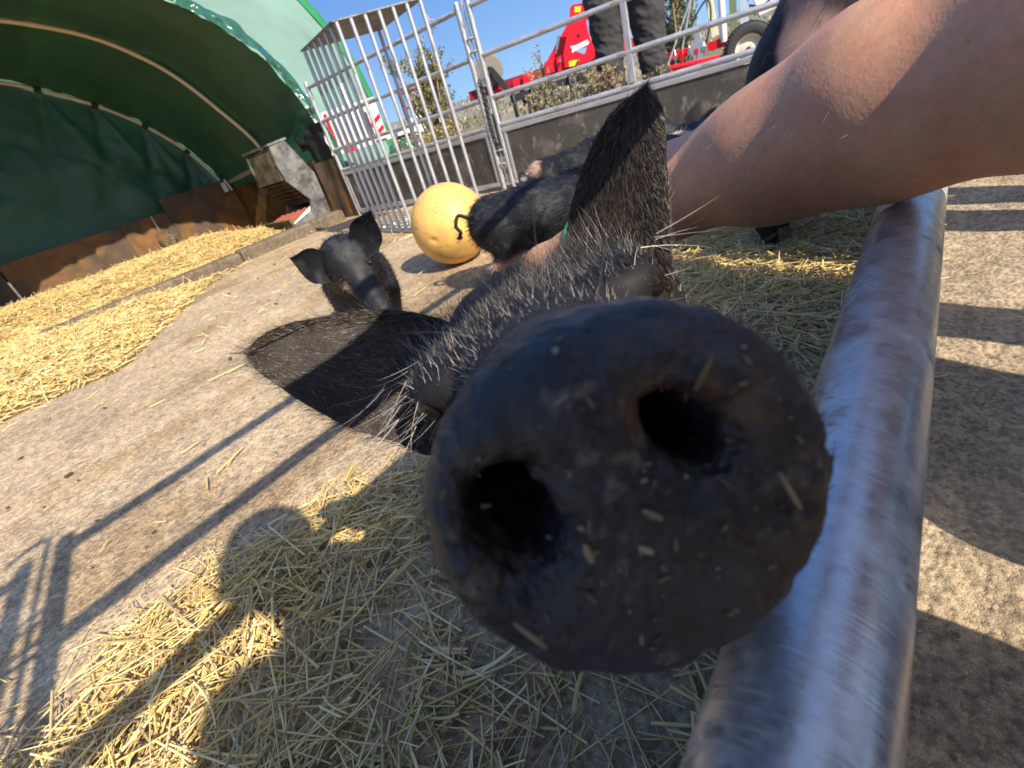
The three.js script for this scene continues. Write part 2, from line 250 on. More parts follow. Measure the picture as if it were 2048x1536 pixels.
// low dark kerb in front of the shelter: two lengths of concrete beam
{
  const km = std({ map: concreteMap, color: lin(0.33, 0.32, 0.31), roughness: 0.95, bumpMap: concreteBump, bumpScale: 0.002 });
  for (const [u0, u1, n, label] of [[0.35, 1.93, 4.93, 'longer low grey concrete kerb, half buried in the straw'], [1.98, 3.2, 5.02, 'shorter low grey concrete kerb running up to the feeder']]) {
    const L = u1 - u0, g = new RoundedBoxGeometry(L, 0.13, 0.17, 4, 0.028);
    displace(g, (x, y, z) => [x, y + (fbm(x * 6, z * 9, n, 3) - 0.5) * 0.03, z + (fbm(x * 5, y * 8, n + 4, 3) - 0.5) * 0.05]); planarUV(g, (x) => x, (x, y, z) => y + z, 0.9);
    const k = mesh('kerb', g, km); k.position.copy(W((u0 + u1) / 2, 0.045, n)); k.rotation.y = YAW; tag(k, label, 'kerb', 'concrete kerb lengths before the shelter');
  }
}
// ------------------------------------------------------------------ fence panels
// built along local x from 0 to L; local +z is one side
function fencePanel(label, a, b, mid = true, heights = [1.228, 0.93, 0.66, 0.467], near = false) {
  const d = b.clone().sub(a), L = d.length(), g = thing('fence_panel', label, 'fence', a, Math.atan2(-d.z, d.x), 'tubular steel fence panels round the pen');
  const r = near ? 0.0190 : 0.0168;
  for (const x of [0, L]) { const p = mesh('post', bar(V(x, 0, 0), V(x, 1.262, 0), r + 0.003), M.galv, g); mesh('cap', new THREE.SphereGeometry(r + 0.0036, 12, 8).translate(x, 1.262, 0), M.galv, p); }
  for (const h of heights) { const q = bar(V(0.018, h, 0), V(L - 0.018, h, 0), r, r, near ? 64 : 20); if (near) { const uv = q.attributes.uv; for (let i = 0; i < uv.count; i++) uv.setY(i, uv.getY(i) * 4.5); } mesh('rail', q, near ? M.nearRail : M.galv, g); }
  if (mid) mesh('middle_post', box(0.04, 0.75, 0.03, L / 2, 0.862, 0, 0.004), M.galv, g);
  mesh('top_channel', box(L - 0.044, 0.032, 0.032, L / 2, 0.4305, 0, 0.004), M.galv, g);
  mesh('bottom_channel', box(L - 0.044, 0.032, 0.032, L / 2, 0.05, 0, 0.004), M.galv, g);
  for (const x of [0.04, L - 0.04]) mesh('side_channel', box(0.026, 0.346, 0.03, x, 0.24, 0, 0.004), M.galv, g);
  const bd = box(L - 0.108, 0.345, 0.012, L / 2, 0.24, 0, 0.002); planarUV(bd, (x) => x, (x, y) => y, 1.1); mesh('board', bd, M.board, g);
  return g;
}
fencePanel('near fence panel whose rail runs beside the pig snout under the arm', W(-0.48, 0, 0.009), W(1.30, 0, 0.009), false, [1.228, 0.945, 0.678, 0.465], true);
fencePanel('near fence panel beyond the bare arm', W(1.385, 0, 0), W(3.2, 0, 0), false);
fencePanel('fence panel outside the picture that throws the leftmost rail shadows', W(-2.4, 0, 0), W(-0.565, 0, 0), false);
fencePanel('back fence panel behind the barred cage', W(3.30, 0, 2.73), W(3.28, 0, 4.78), false);
fencePanel('back fence panel with middle post before the black trousered legs', W(3.31, 0, 2.635), W(3.60, 0, 0.53), true);
// drop rods with a hooked top that pin two panels together
function dropRod(label, p, turn) {
  const g = thing('drop_rod', label, 'latch', p, turn, 'hooked rods pinning the fence panels');
  mesh('rod', tube([V(0, 0.03, 0), V(0, 0.5, 0), V(0, 1.27, 0), V(0.004, 1.315, 0), V(-0.012, 1.335, 0), V(-0.05, 1.335, 0), V(-0.085, 1.318, 0)], 0.0075, 60, 8, 0.3), M.galv, g);
  for (const h of [1.05, 0.97, 0.30, 0.2]) mesh('eye_ring', new THREE.TorusGeometry(0.02, 0.006, 8, 20).rotateX(Math.PI / 2).scale(1.5, 1, 1).translate(0, h, 0), M.galv, g);
  return g;
}
dropRod('hooked galvanised drop rod between the two back fence panels', W(3.305, 0, 2.683), YAW + Math.PI / 2);
dropRod('hooked drop rod on the near fence that throws the hook shaped shadow', W(-0.522, 0, 0.0), YAW);
// black chain hanging in the gap of the back fence
{
  const links = []; for (let i = 0; i < 22; i++) links.push(turned(new THREE.TorusGeometry(0.011, 0.0042, 6, 12).scale(1, 1.5, 1), 0, (i % 2) * Math.PI / 2, 0, Math.sin(i * 0.35) * 0.006, 0.78 - i * 0.022, 0));
  const c = mesh('chain', links, M.black); c.position.copy(W(3.29, 0, 2.69)); tag(c, 'black chain hanging between the two back fence posts', 'chain');
  const tw = mesh('twine', [tube([V(-0.05, 0.02, 0.02), V(0, 0.03, 0.022), V(0.03, 0, 0), V(0, -0.02, -0.022), V(-0.01, 0.01, 0.02), V(0.02, 0.05, 0.03), V(0.03, 0.1, 0.02)], 0.003, 40, 5), tube([V(0, 0, 0.024), V(0.02, -0.05, 0.03), V(0.05, -0.06, 0.02), V(0.04, 0, 0.028), V(-0.03, -0.03, 0.03)], 0.0025, 30, 5)], std({ color: lin(0.75, 0.42, 0.40), roughness: 0.9 }));
  tw.position.copy(W(3.29, 1.228, 3.02)); tw.rotation.y = YAW + Math.PI / 2; tag(tw, 'pale pink twine knotted round the top rail', 'twine');
}
// ------------------------------------------------------------------ cage of upright bars with a sheet roof
{
  const g = thing('bar_cage', 'tall galvanised cage of upright bars with a sheet roof beside the yellow ball', 'cage', W(2.31, 0, 2.83));
  const P = (u, h, n) => W(u - 2.31, h, n - 2.83), T = 1.262;
  const c0 = [2.31, 2.83], cR = [2.76, 2.55], cL = [2.44, 3.42], cB = [2.90, 3.14];
  const row = (a, b, k, from = 0) => { for (let i = from; i < k; i++) { const t = i / (k - 1), u = mix(a[0], b[0], t), n = mix(a[1], b[1], t); mesh('upright_bar', bar(P(u, 0.02, n), P(u, T, n), 0.0125), M.galv, g); } };
  row(c0, cR, 7); row(c0, cL, 7, 1);
  mesh('upright_bar', bar(P(cB[0], 0.02, cB[1]), P(cB[0], T, cB[1]), 0.0125), M.galv, g);
  const rail = (a, b, h) => mesh('cross_rail', bar(P(a[0], h, a[1]), P(b[0], h, b[1]), 0.013), M.galv, g);
  rail(c0, cR, 0.02); rail(c0, cL, 0.02); rail(cL, cB, 0.02); rail(cR, cB, 0.02);
  const sh = new THREE.Shape(); const q = [[2.285, 2.84], [2.78, 2.525], [2.93, 3.15], [2.44, 3.46]].map(([u, n]) => P(u, 0, n)); sh.moveTo(q[0].x, -q[0].z); q.slice(1).forEach((p) => sh.lineTo(p.x, -p.z)); sh.closePath();
  const plate = new THREE.ExtrudeGeometry(sh, { depth: 0.006, bevelEnabled: true, bevelSize: 0.002, bevelThickness: 0.002, bevelSegments: 1 }).rotateX(-Math.PI / 2).translate(0, T + 0.004, 0);
  planarUV(plate, (x) => x, (x, y, z) => z, 0.6); mesh('roof_sheet', plate, std({ color: lin(0.42, 0.42, 0.42), map: galvMap, roughness: 0.6, metalness: 0.5 }), g);
  // a low wire grid on the ground inside
  const wires = []; for (let i = 0; i <= 7; i++) { const t = i / 7; wires.push(bar(P(mix(c0[0], cL[0], t) + 0.02, 0.02 + 0.0, mix(c0[1], cL[1], t)), P(mix(cR[0], cB[0], t), 0.02, mix(cR[1], cB[1], t)), 0.003, 0.003, 6)); wires.push(bar(P(mix(c0[0], cR[0], t), 0.026, mix(c0[1], cR[1], t)), P(mix(cL[0], cB[0], t), 0.026, mix(cL[1], cB[1], t)), 0.003, 0.003, 6)); }
  setkind(mesh('wire_grid', wires, M.steel, g), 'stuff');
}
// ------------------------------------------------------------------ ball
{
  const R = 0.186, geo = new THREE.SphereGeometry(R, 96, 72);
  displace(geo, (x, y, z) => { const d = Math.exp(-((Math.acos(clamp(x / R, -1, 1)) / 0.07) ** 2)) * 0.010, s = Math.exp(-((z / 0.0022) ** 2)) * 0.0011, k = 1 + (fbm(x * 9, y * 9, z * 9, 3) - 0.5) * 0.012 - d / R + s / R; return [x * k, y * k, z * k]; });
  paint(geo, (x, y, z) => { const sm = sstep(0.56, 0.70, fbm(x * 7 + 1, y * 11 + 4, z * 7, 5)), a = fbm(x * 9 + 2, y * 9, z * 9, 4), sp = sstep(0.76, 0.82, noise3(x * 150, y * 150, z * 150)) * sstep(0.4, 0.6, fbm(x * 14, y * 14, z * 14 + 3, 2)), dk = sstep(0.55, 0.72, fbm(x * 16 + 7, y * 16, z * 16, 3)), v = (0.9 + (a - 0.5) * 0.25) * mix(1, 0.80, sm); return [0.78 * v * mix(1, 0.62, sp) * mix(1, 0.92, dk), 0.465 * v * mix(1, 0.5, sp) * mix(1, 0.87, dk), 0.125 * v * mix(1, 0.7, sp)]; });
  const b = thing('play_ball', 'big scuffed yellow rubber ball on the yard', 'ball', V(-0.048, 0, -2.423));
  const s = mesh('shell', geo.rotateY(-2.1).rotateZ(0.2).translate(0, R, 0), std({ vertexColors: true, roughness: 0.5 }), b);
  const pd_ = V(Math.cos(2.1), 0.2, Math.sin(2.1)).normalize();
  mesh('plug', new THREE.CylinderGeometry(0.010, 0.011, 0.006, 20).applyQuaternion(new THREE.Quaternion().setFromUnitVectors(V(0, 1, 0), pd_)).translate(pd_.x * 0.178, pd_.y * 0.178 + R, pd_.z * 0.178), std({ color: lin(0.70, 0.45, 0.10), roughness: 0.6 }), b);
}
// ------------------------------------------------------------------ tunnel shelter: steel hoops under a green sheet
// hoop profiles (u, h) from the middle of the roof to the right foot, at depth n
const HU = 1.25;
const HOOPS = {
  front: { n: 5.02, p: [[1.25, 2.30], [1.75, 2.255], [2.10, 2.165], [2.34, 2.07], [2.53, 1.96], [2.82, 1.78], [3.07, 1.54], [3.26, 1.19], [3.37, 0.84], [3.40, 0.45]] },
  mid: { n: 6.2, p: [[1.25, 2.36], [1.667, 2.303], [1.98, 2.226], [2.307, 2.103], [2.727, 1.804], [3.062, 1.366], [3.305, 0.93], [3.34, 0.5]] },
  back: { n: 7.35, p: [[1.15, 2.24], [1.65, 2.12], [2.14, 1.905], [2.594, 1.597], [2.966, 1.18], [3.2, 0.66], [3.26, 0.4]] },
};
function hoop(def, extra = 0) { // full hoop as a curve in (u, h), mirrored about HU
  const right = def.p.map(([u, h]) => V(u, h, 0)), left = right.slice(1).reverse().map((q) => V(2 * HU - q.x, q.y, 0));
  return new THREE.CatmullRomCurve3([...left, ...right], false, 'centripetal');
}
const shelter = thing('tunnel_shelter', 'open fronted tunnel shelter of dark green sheet over steel hoops', 'shelter', W(HU, 0, 6.2));
const SH = (u, h, n) => W(u - HU, h, n - 6.2);
{
  const cf = hoop(HOOPS.front), cm = hoop(HOOPS.mid), cb = hoop(HOOPS.back), N = 120;
  const pt = (c, t) => c.getPointAt(clamp(t));
  const f = (s, t) => { // t: 0 front lip, 1 back
    const a = pt(cf, s), b = pt(cm, s), c = pt(cb, s), k = t < 0.5 ? t * 2 : t * 2 - 1, A = t < 0.5 ? a : b, B = t < 0.5 ? b : c, sag = Math.sin(k * Math.PI) * 0.035;
    const puck = (fbm(s * 60, t * 5, 2, 3) - 0.5) * 0.05 * Math.exp(-((Math.min(k, 1 - k) / 0.16) ** 2)) + (fbm(s * 9, t * 6, 5, 3) - 0.5) * 0.06;
    let u = mix(A.x, B.x, k), h = mix(A.y, B.y, k) + 0.028; const du = (u - HU), dh = h, q = Math.hypot(du, dh) || 1; u -= du / q * (sag + puck - 0.02); h -= dh / q * (sag + puck);
    const nA = t < 0.5 ? mix(HOOPS.front.n, HOOPS.mid.n, k) : mix(HOOPS.mid.n, HOOPS.back.n, k); return SH(u, h, nA + (t === 0 ? (noise3(s * 70, 3, 1) - 0.5) * 0.03 : 0));
  };
  const cover = sheet(f, 220, 56); { const uv = cover.attributes.uv; for (let i = 0; i < uv.count; i++) uv.setXY(i, uv.getX(i) * 6, uv.getY(i) * 2.4); }
  mesh('cover', cover, M.tarp, shelter);
  // loose hem hanging over the front hoop, gathered in puckers
  const hem = sheet((s, t) => {
    const c = pt(cf, s), tan = cf.getTangentAt(clamp(s, 0.001, 0.999)), nx = -tan.y, ny = tan.x, out = (c.x - HU) * nx + c.y * ny > 0 ? 1 : -1;
    const w = 0.035 + t * 0.155 - (t > 0.9 ? (noise3(s * 46, 1, 4) - 0.5) * 0.05 : 0), puck = (Math.sin(s * 150 + 4 * fbm(s * 20, 1, 1, 2)) * 0.012 + (fbm(s * 70, t * 4, 3, 3) - 0.5) * 0.13) * Math.sin((0.15 + 0.85 * (1 - t)) * Math.PI * 0.6);
    return SH(c.x + nx * out * w, c.y + ny * out * w + 0.01, HOOPS.front.n - 0.015 + t * 0.10 + puck * 0.9);
  }, 520, 14);
  mesh('hem', hem, M.hem, shelter);
  // lip folded back under the front hoop
  for (const [key, rad] of [['mid', 0.022], ['back', 0.018]]) { const c = hoop(HOOPS[key]), pts = []; for (let i = 0; i <= 40; i++) { const q = c.getPointAt(i / 40); pts.push(SH(q.x, q.y, HOOPS[key].n + (key === 'front' ? 0.03 : 0))); } mesh('hoop', tube(pts, rad, 120, 10), M.pipe, shelter); }
  for (const s of [0.62, 0.70, 0.78, 0.86]) { const q = cb.getPointAt(s), p = SH(q.x, q.y, HOOPS.back.n), tn = cb.getTangentAt(s), d = W(tn.x, tn.y, 0).normalize(); mesh('clamp', bar(p.clone().addScaledVector(d, -0.03), p.clone().addScaledVector(d, 0.03), 0.027), M.black, shelter); }
  for (const [s, key] of [[0.60, 'mid'], [0.72, 'mid']]) { const c = hoop(HOOPS[key]), q = c.getPointAt(s), p = SH(q.x, q.y, HOOPS[key].n), tn = c.getTangentAt(s), d = W(tn.x, tn.y, 0).normalize(); mesh('joint_sleeve', bar(p.clone().addScaledVector(d, -0.04), p.clone().addScaledVector(d, 0.04), 0.0245), M.pipe, shelter); }
  // back wall: a slack sheet with folds that run from the clamps
  const wall = sheet((s, t) => {
    const c0 = pt(cb, 0.02 + s * 0.96), c = V(HU + (c0.x - HU) * 1.06, c0.y * 1.05, 0), h = mix(0.42, Math.max(c.y, 0.43), t), u = mix(mix(-0.88, 3.40, s), c.x, t * t); let z = (fbm(u * 1.6, h * 1.6, 4, 4) - 0.5) * 0.22 * Math.sin(clamp(t) * Math.PI);
    for (const k of [0.62, 0.70, 0.78, 0.86]) { const q = cb.getPointAt(k), dx = u - q.x, dy = q.y - h, an = Math.atan2(dx, dy); z += Math.exp(-(((an + 0.35) / 0.16) ** 2)) * 0.06 * Math.exp(-dy * 0.9) * Math.sin(clamp(t) * Math.PI * 0.95); z += Math.exp(-(((an - 0.25) / 0.12) ** 2)) * -0.05 * Math.exp(-dy * 1.1) * Math.sin(clamp(t) * Math.PI * 0.95); }
    return SH(u, h, HOOPS.back.n + 0.05 + z);
  }, 160, 70); { const uv = wall.attributes.uv; for (let i = 0; i < uv.count; i++) uv.setXY(i, uv.getX(i) * 4, uv.getY(i) * 2); }
  mesh('end_sheet', wall, M.tarp, shelter);
  // rusty steel base panels along the back and the far side
  const panel = (u0, u1, h, n, seed, mat = M.rust) => { const g = box(u1 - u0, h, 0.014, 0, h / 2, 0, 0.003); planarUV(g, (x) => x + seed * 0.37, (x, y) => y + seed * 0.21, 1.3); const m = mesh('base_panel', g, mat, shelter); m.position.copy(SH((u0 + u1) / 2, 0, n)); m.rotation.y = YAW; return m; };
  panel(-1.0, 0.62, 0.58, 7.27, 1); panel(0.64, 1.83, 0.595, 7.27, 2); panel(1.80, 2.36, 0.60, 7.255, 3); panel(2.33, 3.27, 0.745, 7.235, 4); 
  const side = (n0, n1, h, u, seed, mat = M.rust) => { const g = box(n1 - n0, h, 0.014, 0, h / 2, 0, 0.003); planarUV(g, (x) => x + seed * 0.37, (x, y) => y + seed * 0.21, 1.3); const m = mesh('base_panel', g, mat, shelter); m.position.copy(SH(u, 0, (n0 + n1) / 2)); m.rotation.y = YAW + Math.PI / 2; return m; };
  side(6.05, 7.22, 0.62, 3.24, 5, M.ochre); side(5.25, 6.04, 0.63, 3.30, 6, M.ochre);
  { const g = new THREE.BoxGeometry(0.40, 0.60, 0.012, 12, 10, 1); displace(g, (x, y, z) => [x, y, z + Math.sin(x * 18 + y * 2) * 0.012 + (fbm(x * 8, y * 5, 1, 3) - 0.5) * 0.03]); planarUV(g, (x) => x, (x, y) => y, 0.9); const m = mesh('base_panel', g, M.rust, shelter); m.position.copy(SH(3.30, 0.30, 5.04)); m.rotation.y = YAW + Math.PI / 2; }
  mesh('ground_beam', bar(SH(3.26, 0.79, 5.6), SH(3.24, 0.70, 7.3), 0.028), std({ color: lin(0.33, 0.29, 0.20), roughness: 0.8 }), shelter);
  { const g = sheet((s, t) => SH(3.36 + (fbm(s * 6, t * 6, 3, 3) - 0.5) * 0.08, mix(0.55, 0.95, t), mix(4.95, 5.75, s)), 24, 14); mesh('side_flap', g, std({ color: lin(0.016, 0.018, 0.018), roughness: 0.7, side: THREE.DoubleSide }), shelter); }
  mesh('tensioner', [bar(SH(3.2, 0.60, 7.2), SH(3.17, 0.75, 7.2), 0.02), box(0.06, 0.12, 0.03, ...SH(3.13, 0.66, 7.2).toArray())], M.steel, shelter);
}
// ------------------------------------------------------------------ second shelter behind, closed by a pale sheet
{
  const g = thing('tunnel_shelter', 'second shelter behind with a pale teal end sheet and green rim', 'shelter', W(4.6, 0, 8));
  const S2 = (u, h, n) => W(u - 4.6, h, n - 8), prof = [[4.3, 3.75], [5.2, 3.45], [5.75, 3.03], [6.1, 2.58], [6.38, 2.12], [6.53, 1.7], [6.61, 1.25], [6.66, 0.6], [6.68, 0]].map(([u, h]) => V(u, h, 0)), left = prof.slice(1).reverse().map((q) => V(8.6 - q.x, q.y, 0)), c = new THREE.CatmullRomCurve3([...left, ...prof], false, 'centripetal');
  mesh('end_sheet', sheet((s, t) => { const q = c.getPointAt(s); return S2(q.x, q.y * t, 8 + (fbm(q.x * 1.2, q.y * t * 1.2, 3, 3) - 0.5) * 0.12 * (1 - t)); }, 120, 30), M.paleTarp, g);
  mesh('rim', sheet((s, t) => { const q = c.getPointAt(s), tn = c.getTangentAt(clamp(s, 0.001, 0.999)), w = t * 0.22, p = (fbm(s * 60, t * 2, 1, 3) - 0.5) * 0.06; return S2(q.x - tn.y * w, q.y + tn.x * w, 7.985 + t * 0.10 + p); }, 260, 8), M.greenTarp, g);
  mesh('cover', sheet((s, t) => { const q = c.getPointAt(s), tn = c.getTangentAt(clamp(s, 0.001, 0.999)); return S2(q.x - tn.y * 0.2, q.y + tn.x * 0.2, 8.1 + t * 5); }, 80, 10), M.greenTarp, g);
}
// ------------------------------------------------------------------ feeder with ribbed trough, its side turned to the yard
{
  const g = thing('pig_feeder', 'grey hopper feeder with red ribbed trough inside the shelter', 'feeder', W(3.0, 0, 5.3));
  const F = (u, h, n) => W(u - 3.0, h, n - 5.3);
  const prof = [[2.92, 0.86], [3.10, 0.88], [3.27, 0.52], [3.27, 0.45], [3.26, 0.10], [3.24, 0.04], [3.04, 0.04], [3.05, 0.16], [3.10, 0.28], [2.93, 0.52], [2.90, 0.70]];
  const sidePanel = (n) => { const s = new THREE.Shape(); prof.forEach(([u, h], i) => i ? s.lineTo(u - 3, h) : s.moveTo(u - 3, h)); s.closePath(); const e = new THREE.ExtrudeGeometry(s, { depth: 0.028, bevelEnabled: true, bevelSize: 0.006, bevelThickness: 0.006, bevelSegments: 2 }); planarUV(e, (x) => x + n, (x, y) => y, 0.7); e.rotateY(YAW); const o = F(3, 0, n); return e.translate(o.x, 0, o.z); };
  mesh('side_panel', sidePanel(5.31), M.feeder, g); mesh('side_panel', sidePanel(5.86), M.feeder, g);
  const slab = (u0, h0, u1, h1, n0, n1, th, name, mat) => { const d = Math.hypot(u1 - u0, h1 - h0), q = new THREE.BoxGeometry(d, th, n1 - n0); planarUV(q, (x) => x, (x, y, z) => z + y, 0.6); q.rotateZ(Math.atan2(h1 - h0, u1 - u0)).rotateY(YAW); const o = F((u0 + u1) / 2, (h0 + h1) / 2, (n0 + n1) / 2); return mesh(name, q.translate(o.x, o.y, o.z), mat, g); };
  slab(2.93, 0.86, 2.91, 0.54, 5.32, 5.86, 0.03, 'hopper_front', M.grime);
  slab(2.90, 0.885, 3.13, 0.905, 5.28, 5.88, 0.022, 'lid', M.feeder);
  slab(3.27, 0.5, 3.12, 0.88, 5.32, 5.84, 0.02, 'hopper_back', M.feeder);
  for (let i = 0; i < 6; i++) { const t0 = i / 6, t1 = (i + 0.8) / 6; slab(mix(2.925, 3.09, t0), mix(0.53, 0.28, t0), mix(2.925, 3.09, t1), mix(0.53, 0.28, t1), 5.33, 5.85, 0.018, 'slat', M.slat); }
  slab(2.955, 0.515, 3.12, 0.265, 5.33, 5.85, 0.008, 'slat_backing', M.grime);
  slab(2.80, 0.05, 3.24, 0.05, 5.30, 5.88, 0.03, 'trough_floor', M.grime); slab(2.80, 0.06, 2.77, 0.17, 5.30, 5.88, 0.03, 'trough_lip', M.grime);
  slab(2.80, 0.06, 3.05, 0.13, 5.282, 5.302, 0.10, 'trough_end', M.feeder);
  for (let i = 0; i < 6; i++) { const n = 5.36 + i * 0.095; const s = new THREE.Shape(); s.moveTo(-0.21, 0.07); s.lineTo(0.10, 0.07); s.lineTo(0.10, 0.22); s.lineTo(-0.215, i === 0 ? 0.10 : 0.15); s.closePath(); const e = new THREE.ExtrudeGeometry(s, { depth: 0.018, bevelEnabled: true, bevelSize: 0.004, bevelThickness: 0.004, bevelSegments: 1 }).rotateY(YAW), o = F(3, 0, n); const r = mesh('divider', e.translate(o.x, 0, o.z), i === 0 ? M.white : M.brick, g); if (i === 0) r.userData.label = 'white end divider'; else { const tp = F(2.785, 0.125, n + 0.009); mesh('worn_tip', box(0.016, 0.06, 0.024, 0, 0, 0, 0.004).rotateY(YAW).translate(tp.x, tp.y, tp.z), std({ color: lin(0.6, 0.5, 0.42), roughness: 0.7 }), r); } }
}
// ------------------------------------------------------------------ drinking bowl on the rusty wall
{
  const b = thing('drinking_bowl', 'small dark drinking bowl on the rusty wall', 'bowl', W(2.16, 0, 7.2), YAW);
  mesh('cup', new THREE.LatheGeometry([[0.001, -0.09], [0.05, -0.085], [0.085, -0.04], [0.095, 0.03], [0.102, 0.035], [0.088, 0.03], [0.075, -0.03], [0.04, -0.065], [0.001, -0.07]].map(([x, y]) => new THREE.Vector2(x, y)), 28).rotateX(0.35).translate(0, 0.30, 0.02), M.steel, b);
  mesh('pipe', bar(V(0.03, 0.23, 0.03), V(0.05, 0.08, 0.04), 0.011), M.steel, b); mesh('pipe', bar(V(-0.01, 0.40, -0.02), V(-0.01, 0.60, -0.02), 0.009), M.steel, b);
  mesh('bracket', box(0.14, 0.2, 0.012, 0, 0.30, -0.035), M.rust, b);
}
// ------------------------------------------------------------------ straw
const strawTone = (r) => { const a = r(), v = 0.78 + r() * 0.5; const c = a < 0.45 ? [0.66, 0.47, 0.165] : a < 0.75 ? [0.72, 0.57, 0.28] : a < 0.93 ? [0.50, 0.36, 0.15] : [0.36, 0.27, 0.15]; return lin(c[0] * v, c[1] * v, c[2] * v); };
const stalk = new THREE.CylinderGeometry(1, 1, 1, 5, 1, true);
function bentStalk(k, at = 0.45) { const g = new THREE.CylinderGeometry(1, 1, 1, 5, 6, true), p = g.attributes.position; for (let i = 0; i < p.count; i++) { const y = p.getY(i) + 0.5, b = y > at ? (y - at) * k : 0; p.setX(i, p.getX(i) + b * 30); } g.computeVertexNormals(); return g; }
const stalkBent = bentStalk(0.5, 0.4), stalkCurve = (() => { const g = new THREE.CylinderGeometry(0.6, 1, 1, 5, 7, true), p = g.attributes.position; for (let i = 0; i < p.count; i++) { const y = p.getY(i) + 0.5; p.setX(i, p.getX(i) + y * y * 11); } g.computeVertexNormals(); return g; })();
const earGeo = (() => { const l = []; for (let i = 0; i < 9; i++) for (const s of [-1, 1]) { l.push(turned(new THREE.ConeGeometry(0.0024, 0.011, 4, 1, true), 0, i, s * 0.5, s * 0.0024, i * 0.0052, 0)); l.push(turned(new THREE.ConeGeometry(0.0005, 0.035, 3, 1, true), 0, 0, -s * 0.28, s * 0.007, i * 0.0052 + 0.02, 0)); } return merge(l); })();
// band of loose straw along the near fence
const bandEdge = (u) => { const k = [[-3, 1.0], [-0.6, 1.05], [-0.29, 1.03], [-0.17, 1.06], [0, 0.94], [0.21, 0.99], [0.39, 0.86], [0.7, 0.80], [1.2, 0.95], [1.9, 0.85], [2.6, 0.35]]; for (let i = 1; i < k.length; i++) if (u < k[i][0]) return mix(k[i - 1][1], k[i][1], clamp((u - k[i - 1][0]) / (k[i][0] - k[i - 1][0]))); return 0; };
const bandDensity = (u, n) => { const e = bandEdge(u) + (fbm(u * 5, n * 5, 2, 3) - 0.5) * 0.30; let d = sstep(e + 0.03, e - 0.20, n) * sstep(0.0, 0.05, n); d *= 0.30 + 0.95 * sstep(0.36, 0.62, fbm(u * 4.2 + 3, n * 4.2, 7, 4)); if (u > 0.6) d = Math.min(1, d * 1.7); if (u < 0.5) d *= 0.45 + 0.75 * sstep(0.12, 0.45, n); return d; };
{
  const r = rng(11), A = [], B = [], C = [], E = [], mats = M.straw;
  let tries = 0;
  while (A.length + B.length + C.length < 12500 && tries++ < 400000) {
    const u = -0.75 + r() * 3.1, n = 0.02 + r() * 1.15; if (r() > bandDensity(u, n)) continue;
    const L = r() < 0.5 ? 0.02 + r() * 0.05 : 0.06 + r() * r() * 0.20, rad = 0.0007 + r() * r() * 0.0019, pile = 0.014 * bandDensity(u, n);
    const a = r() * Math.PI * 2, tilt = (r() - 0.5) * 0.34 * (L < 0.1 ? 1 : 0.4), d = V(Math.cos(a) * Math.cos(tilt), Math.sin(tilt), Math.sin(a) * Math.cos(tilt));
    const p = W(u, rad + 0.004 + r() * pile * 2 + Math.abs(Math.sin(tilt)) * L * 0.5, n), m = place(p, d, rad, L, rad, r() * 6.3), q = { m, c: strawTone(r) }, t = r();
    (t < 0.72 ? A : t < 0.86 ? B : C).push(q);
  }
  for (let i = 0; i < 260; i++) { const u = -0.7 + r() * 2.8, n = 0.1 + r() * 0.9; if (r() > bandDensity(u, n)) continue; const a = r() * 6.28, s = 0.7 + r() * 0.6; E.push({ m: place(W(u, 0.012 + r() * 0.02, n), V(Math.cos(a), 0.15, Math.sin(a)).normalize(), s, s, s, r() * 6), c: strawTone(r) }); }
  // crushed flat blades and short chaff between the stalks
  const F = [], K = []; tries = 0; while (F.length < 1500 && tries++ < 60000) { const u = -0.75 + r() * 3.1, n = 0.02 + r() * 1.15; if (r() > bandDensity(u, n)) continue; const a = r() * 6.28, L = 0.03 + r() * 0.09, t = (r() - 0.5) * 0.3; F.push({ m: place(W(u, 0.008 + r() * 0.012, n), V(Math.cos(a) * Math.cos(t), Math.sin(t), Math.sin(a) * Math.cos(t)), 0.0022 + r() * 0.0022, L, 0.0006, r() * 6), c: strawTone(r) }); }
  tries = 0; while (K.length < 12000 && tries++ < 200000) { const u = -0.8 + r() * 3.2, n = 0.01 + r() * 1.35; if (r() > bandDensity(u, n - 0.12) + 0.03) continue; const a = r() * 6.28, t = (r() - 0.5) * 0.5; K.push({ m: place(W(u, 0.007 + r() * 0.004, n), V(Math.cos(a) * Math.cos(t), Math.sin(t), Math.sin(a) * Math.cos(t)), 0.0004 + r() * 0.0007, 0.003 + r() * r() * 0.014, 0.0004 + r() * 0.0005), c: strawTone(r).multiplyScalar(0.85) }); }
  const s = thing('loose_straw', 'loose straw strewn along the near fence under the pig', 'straw'); s.userData.kind = 'stuff';
  scatter('stalks', stalk, mats, A, s); scatter('bent_stalks', stalkBent, mats, B, s); scatter('curved_stalks', stalkCurve, mats, C, s); scatter('grain_ears', earGeo, mats, E, s); scatter('flat_blades', stalkCurve, mats, F, s); scatter('chaff', stalk, mats, K, s);
  // a few stray stalks and droppings over the open yard
  const D = []; for (let i = 0; i < 420; i++) { const u = -1.5 + r() * 4.7, n = 0.7 + r() * 4.0, L = 0.012 + r() * r() * 0.10, a = r() * 6.28; D.push({ m: place(W(u, 0.009, n), V(Math.cos(a), 0, Math.sin(a)), 0.0009 + r() * 0.001, L, 0.0009 + r() * 0.001), c: strawTone(r) }); }
  for (const [x, z, a, L] of [[-1.05, -1.85, 0.5, 0.15], [-0.86, -1.78, -0.4, 0.09], [-0.77, -1.13, 1.2, 0.10], [-0.80, -1.05, 2.0, 0.07], [-0.95, -1.28, 0.9, 0.05]]) D.push({ m: place(V(x, 0.01, z), V(Math.cos(a), 0, -Math.sin(a)), 0.0022, L, 0.0022), c: lin(0.62, 0.47, 0.2) });
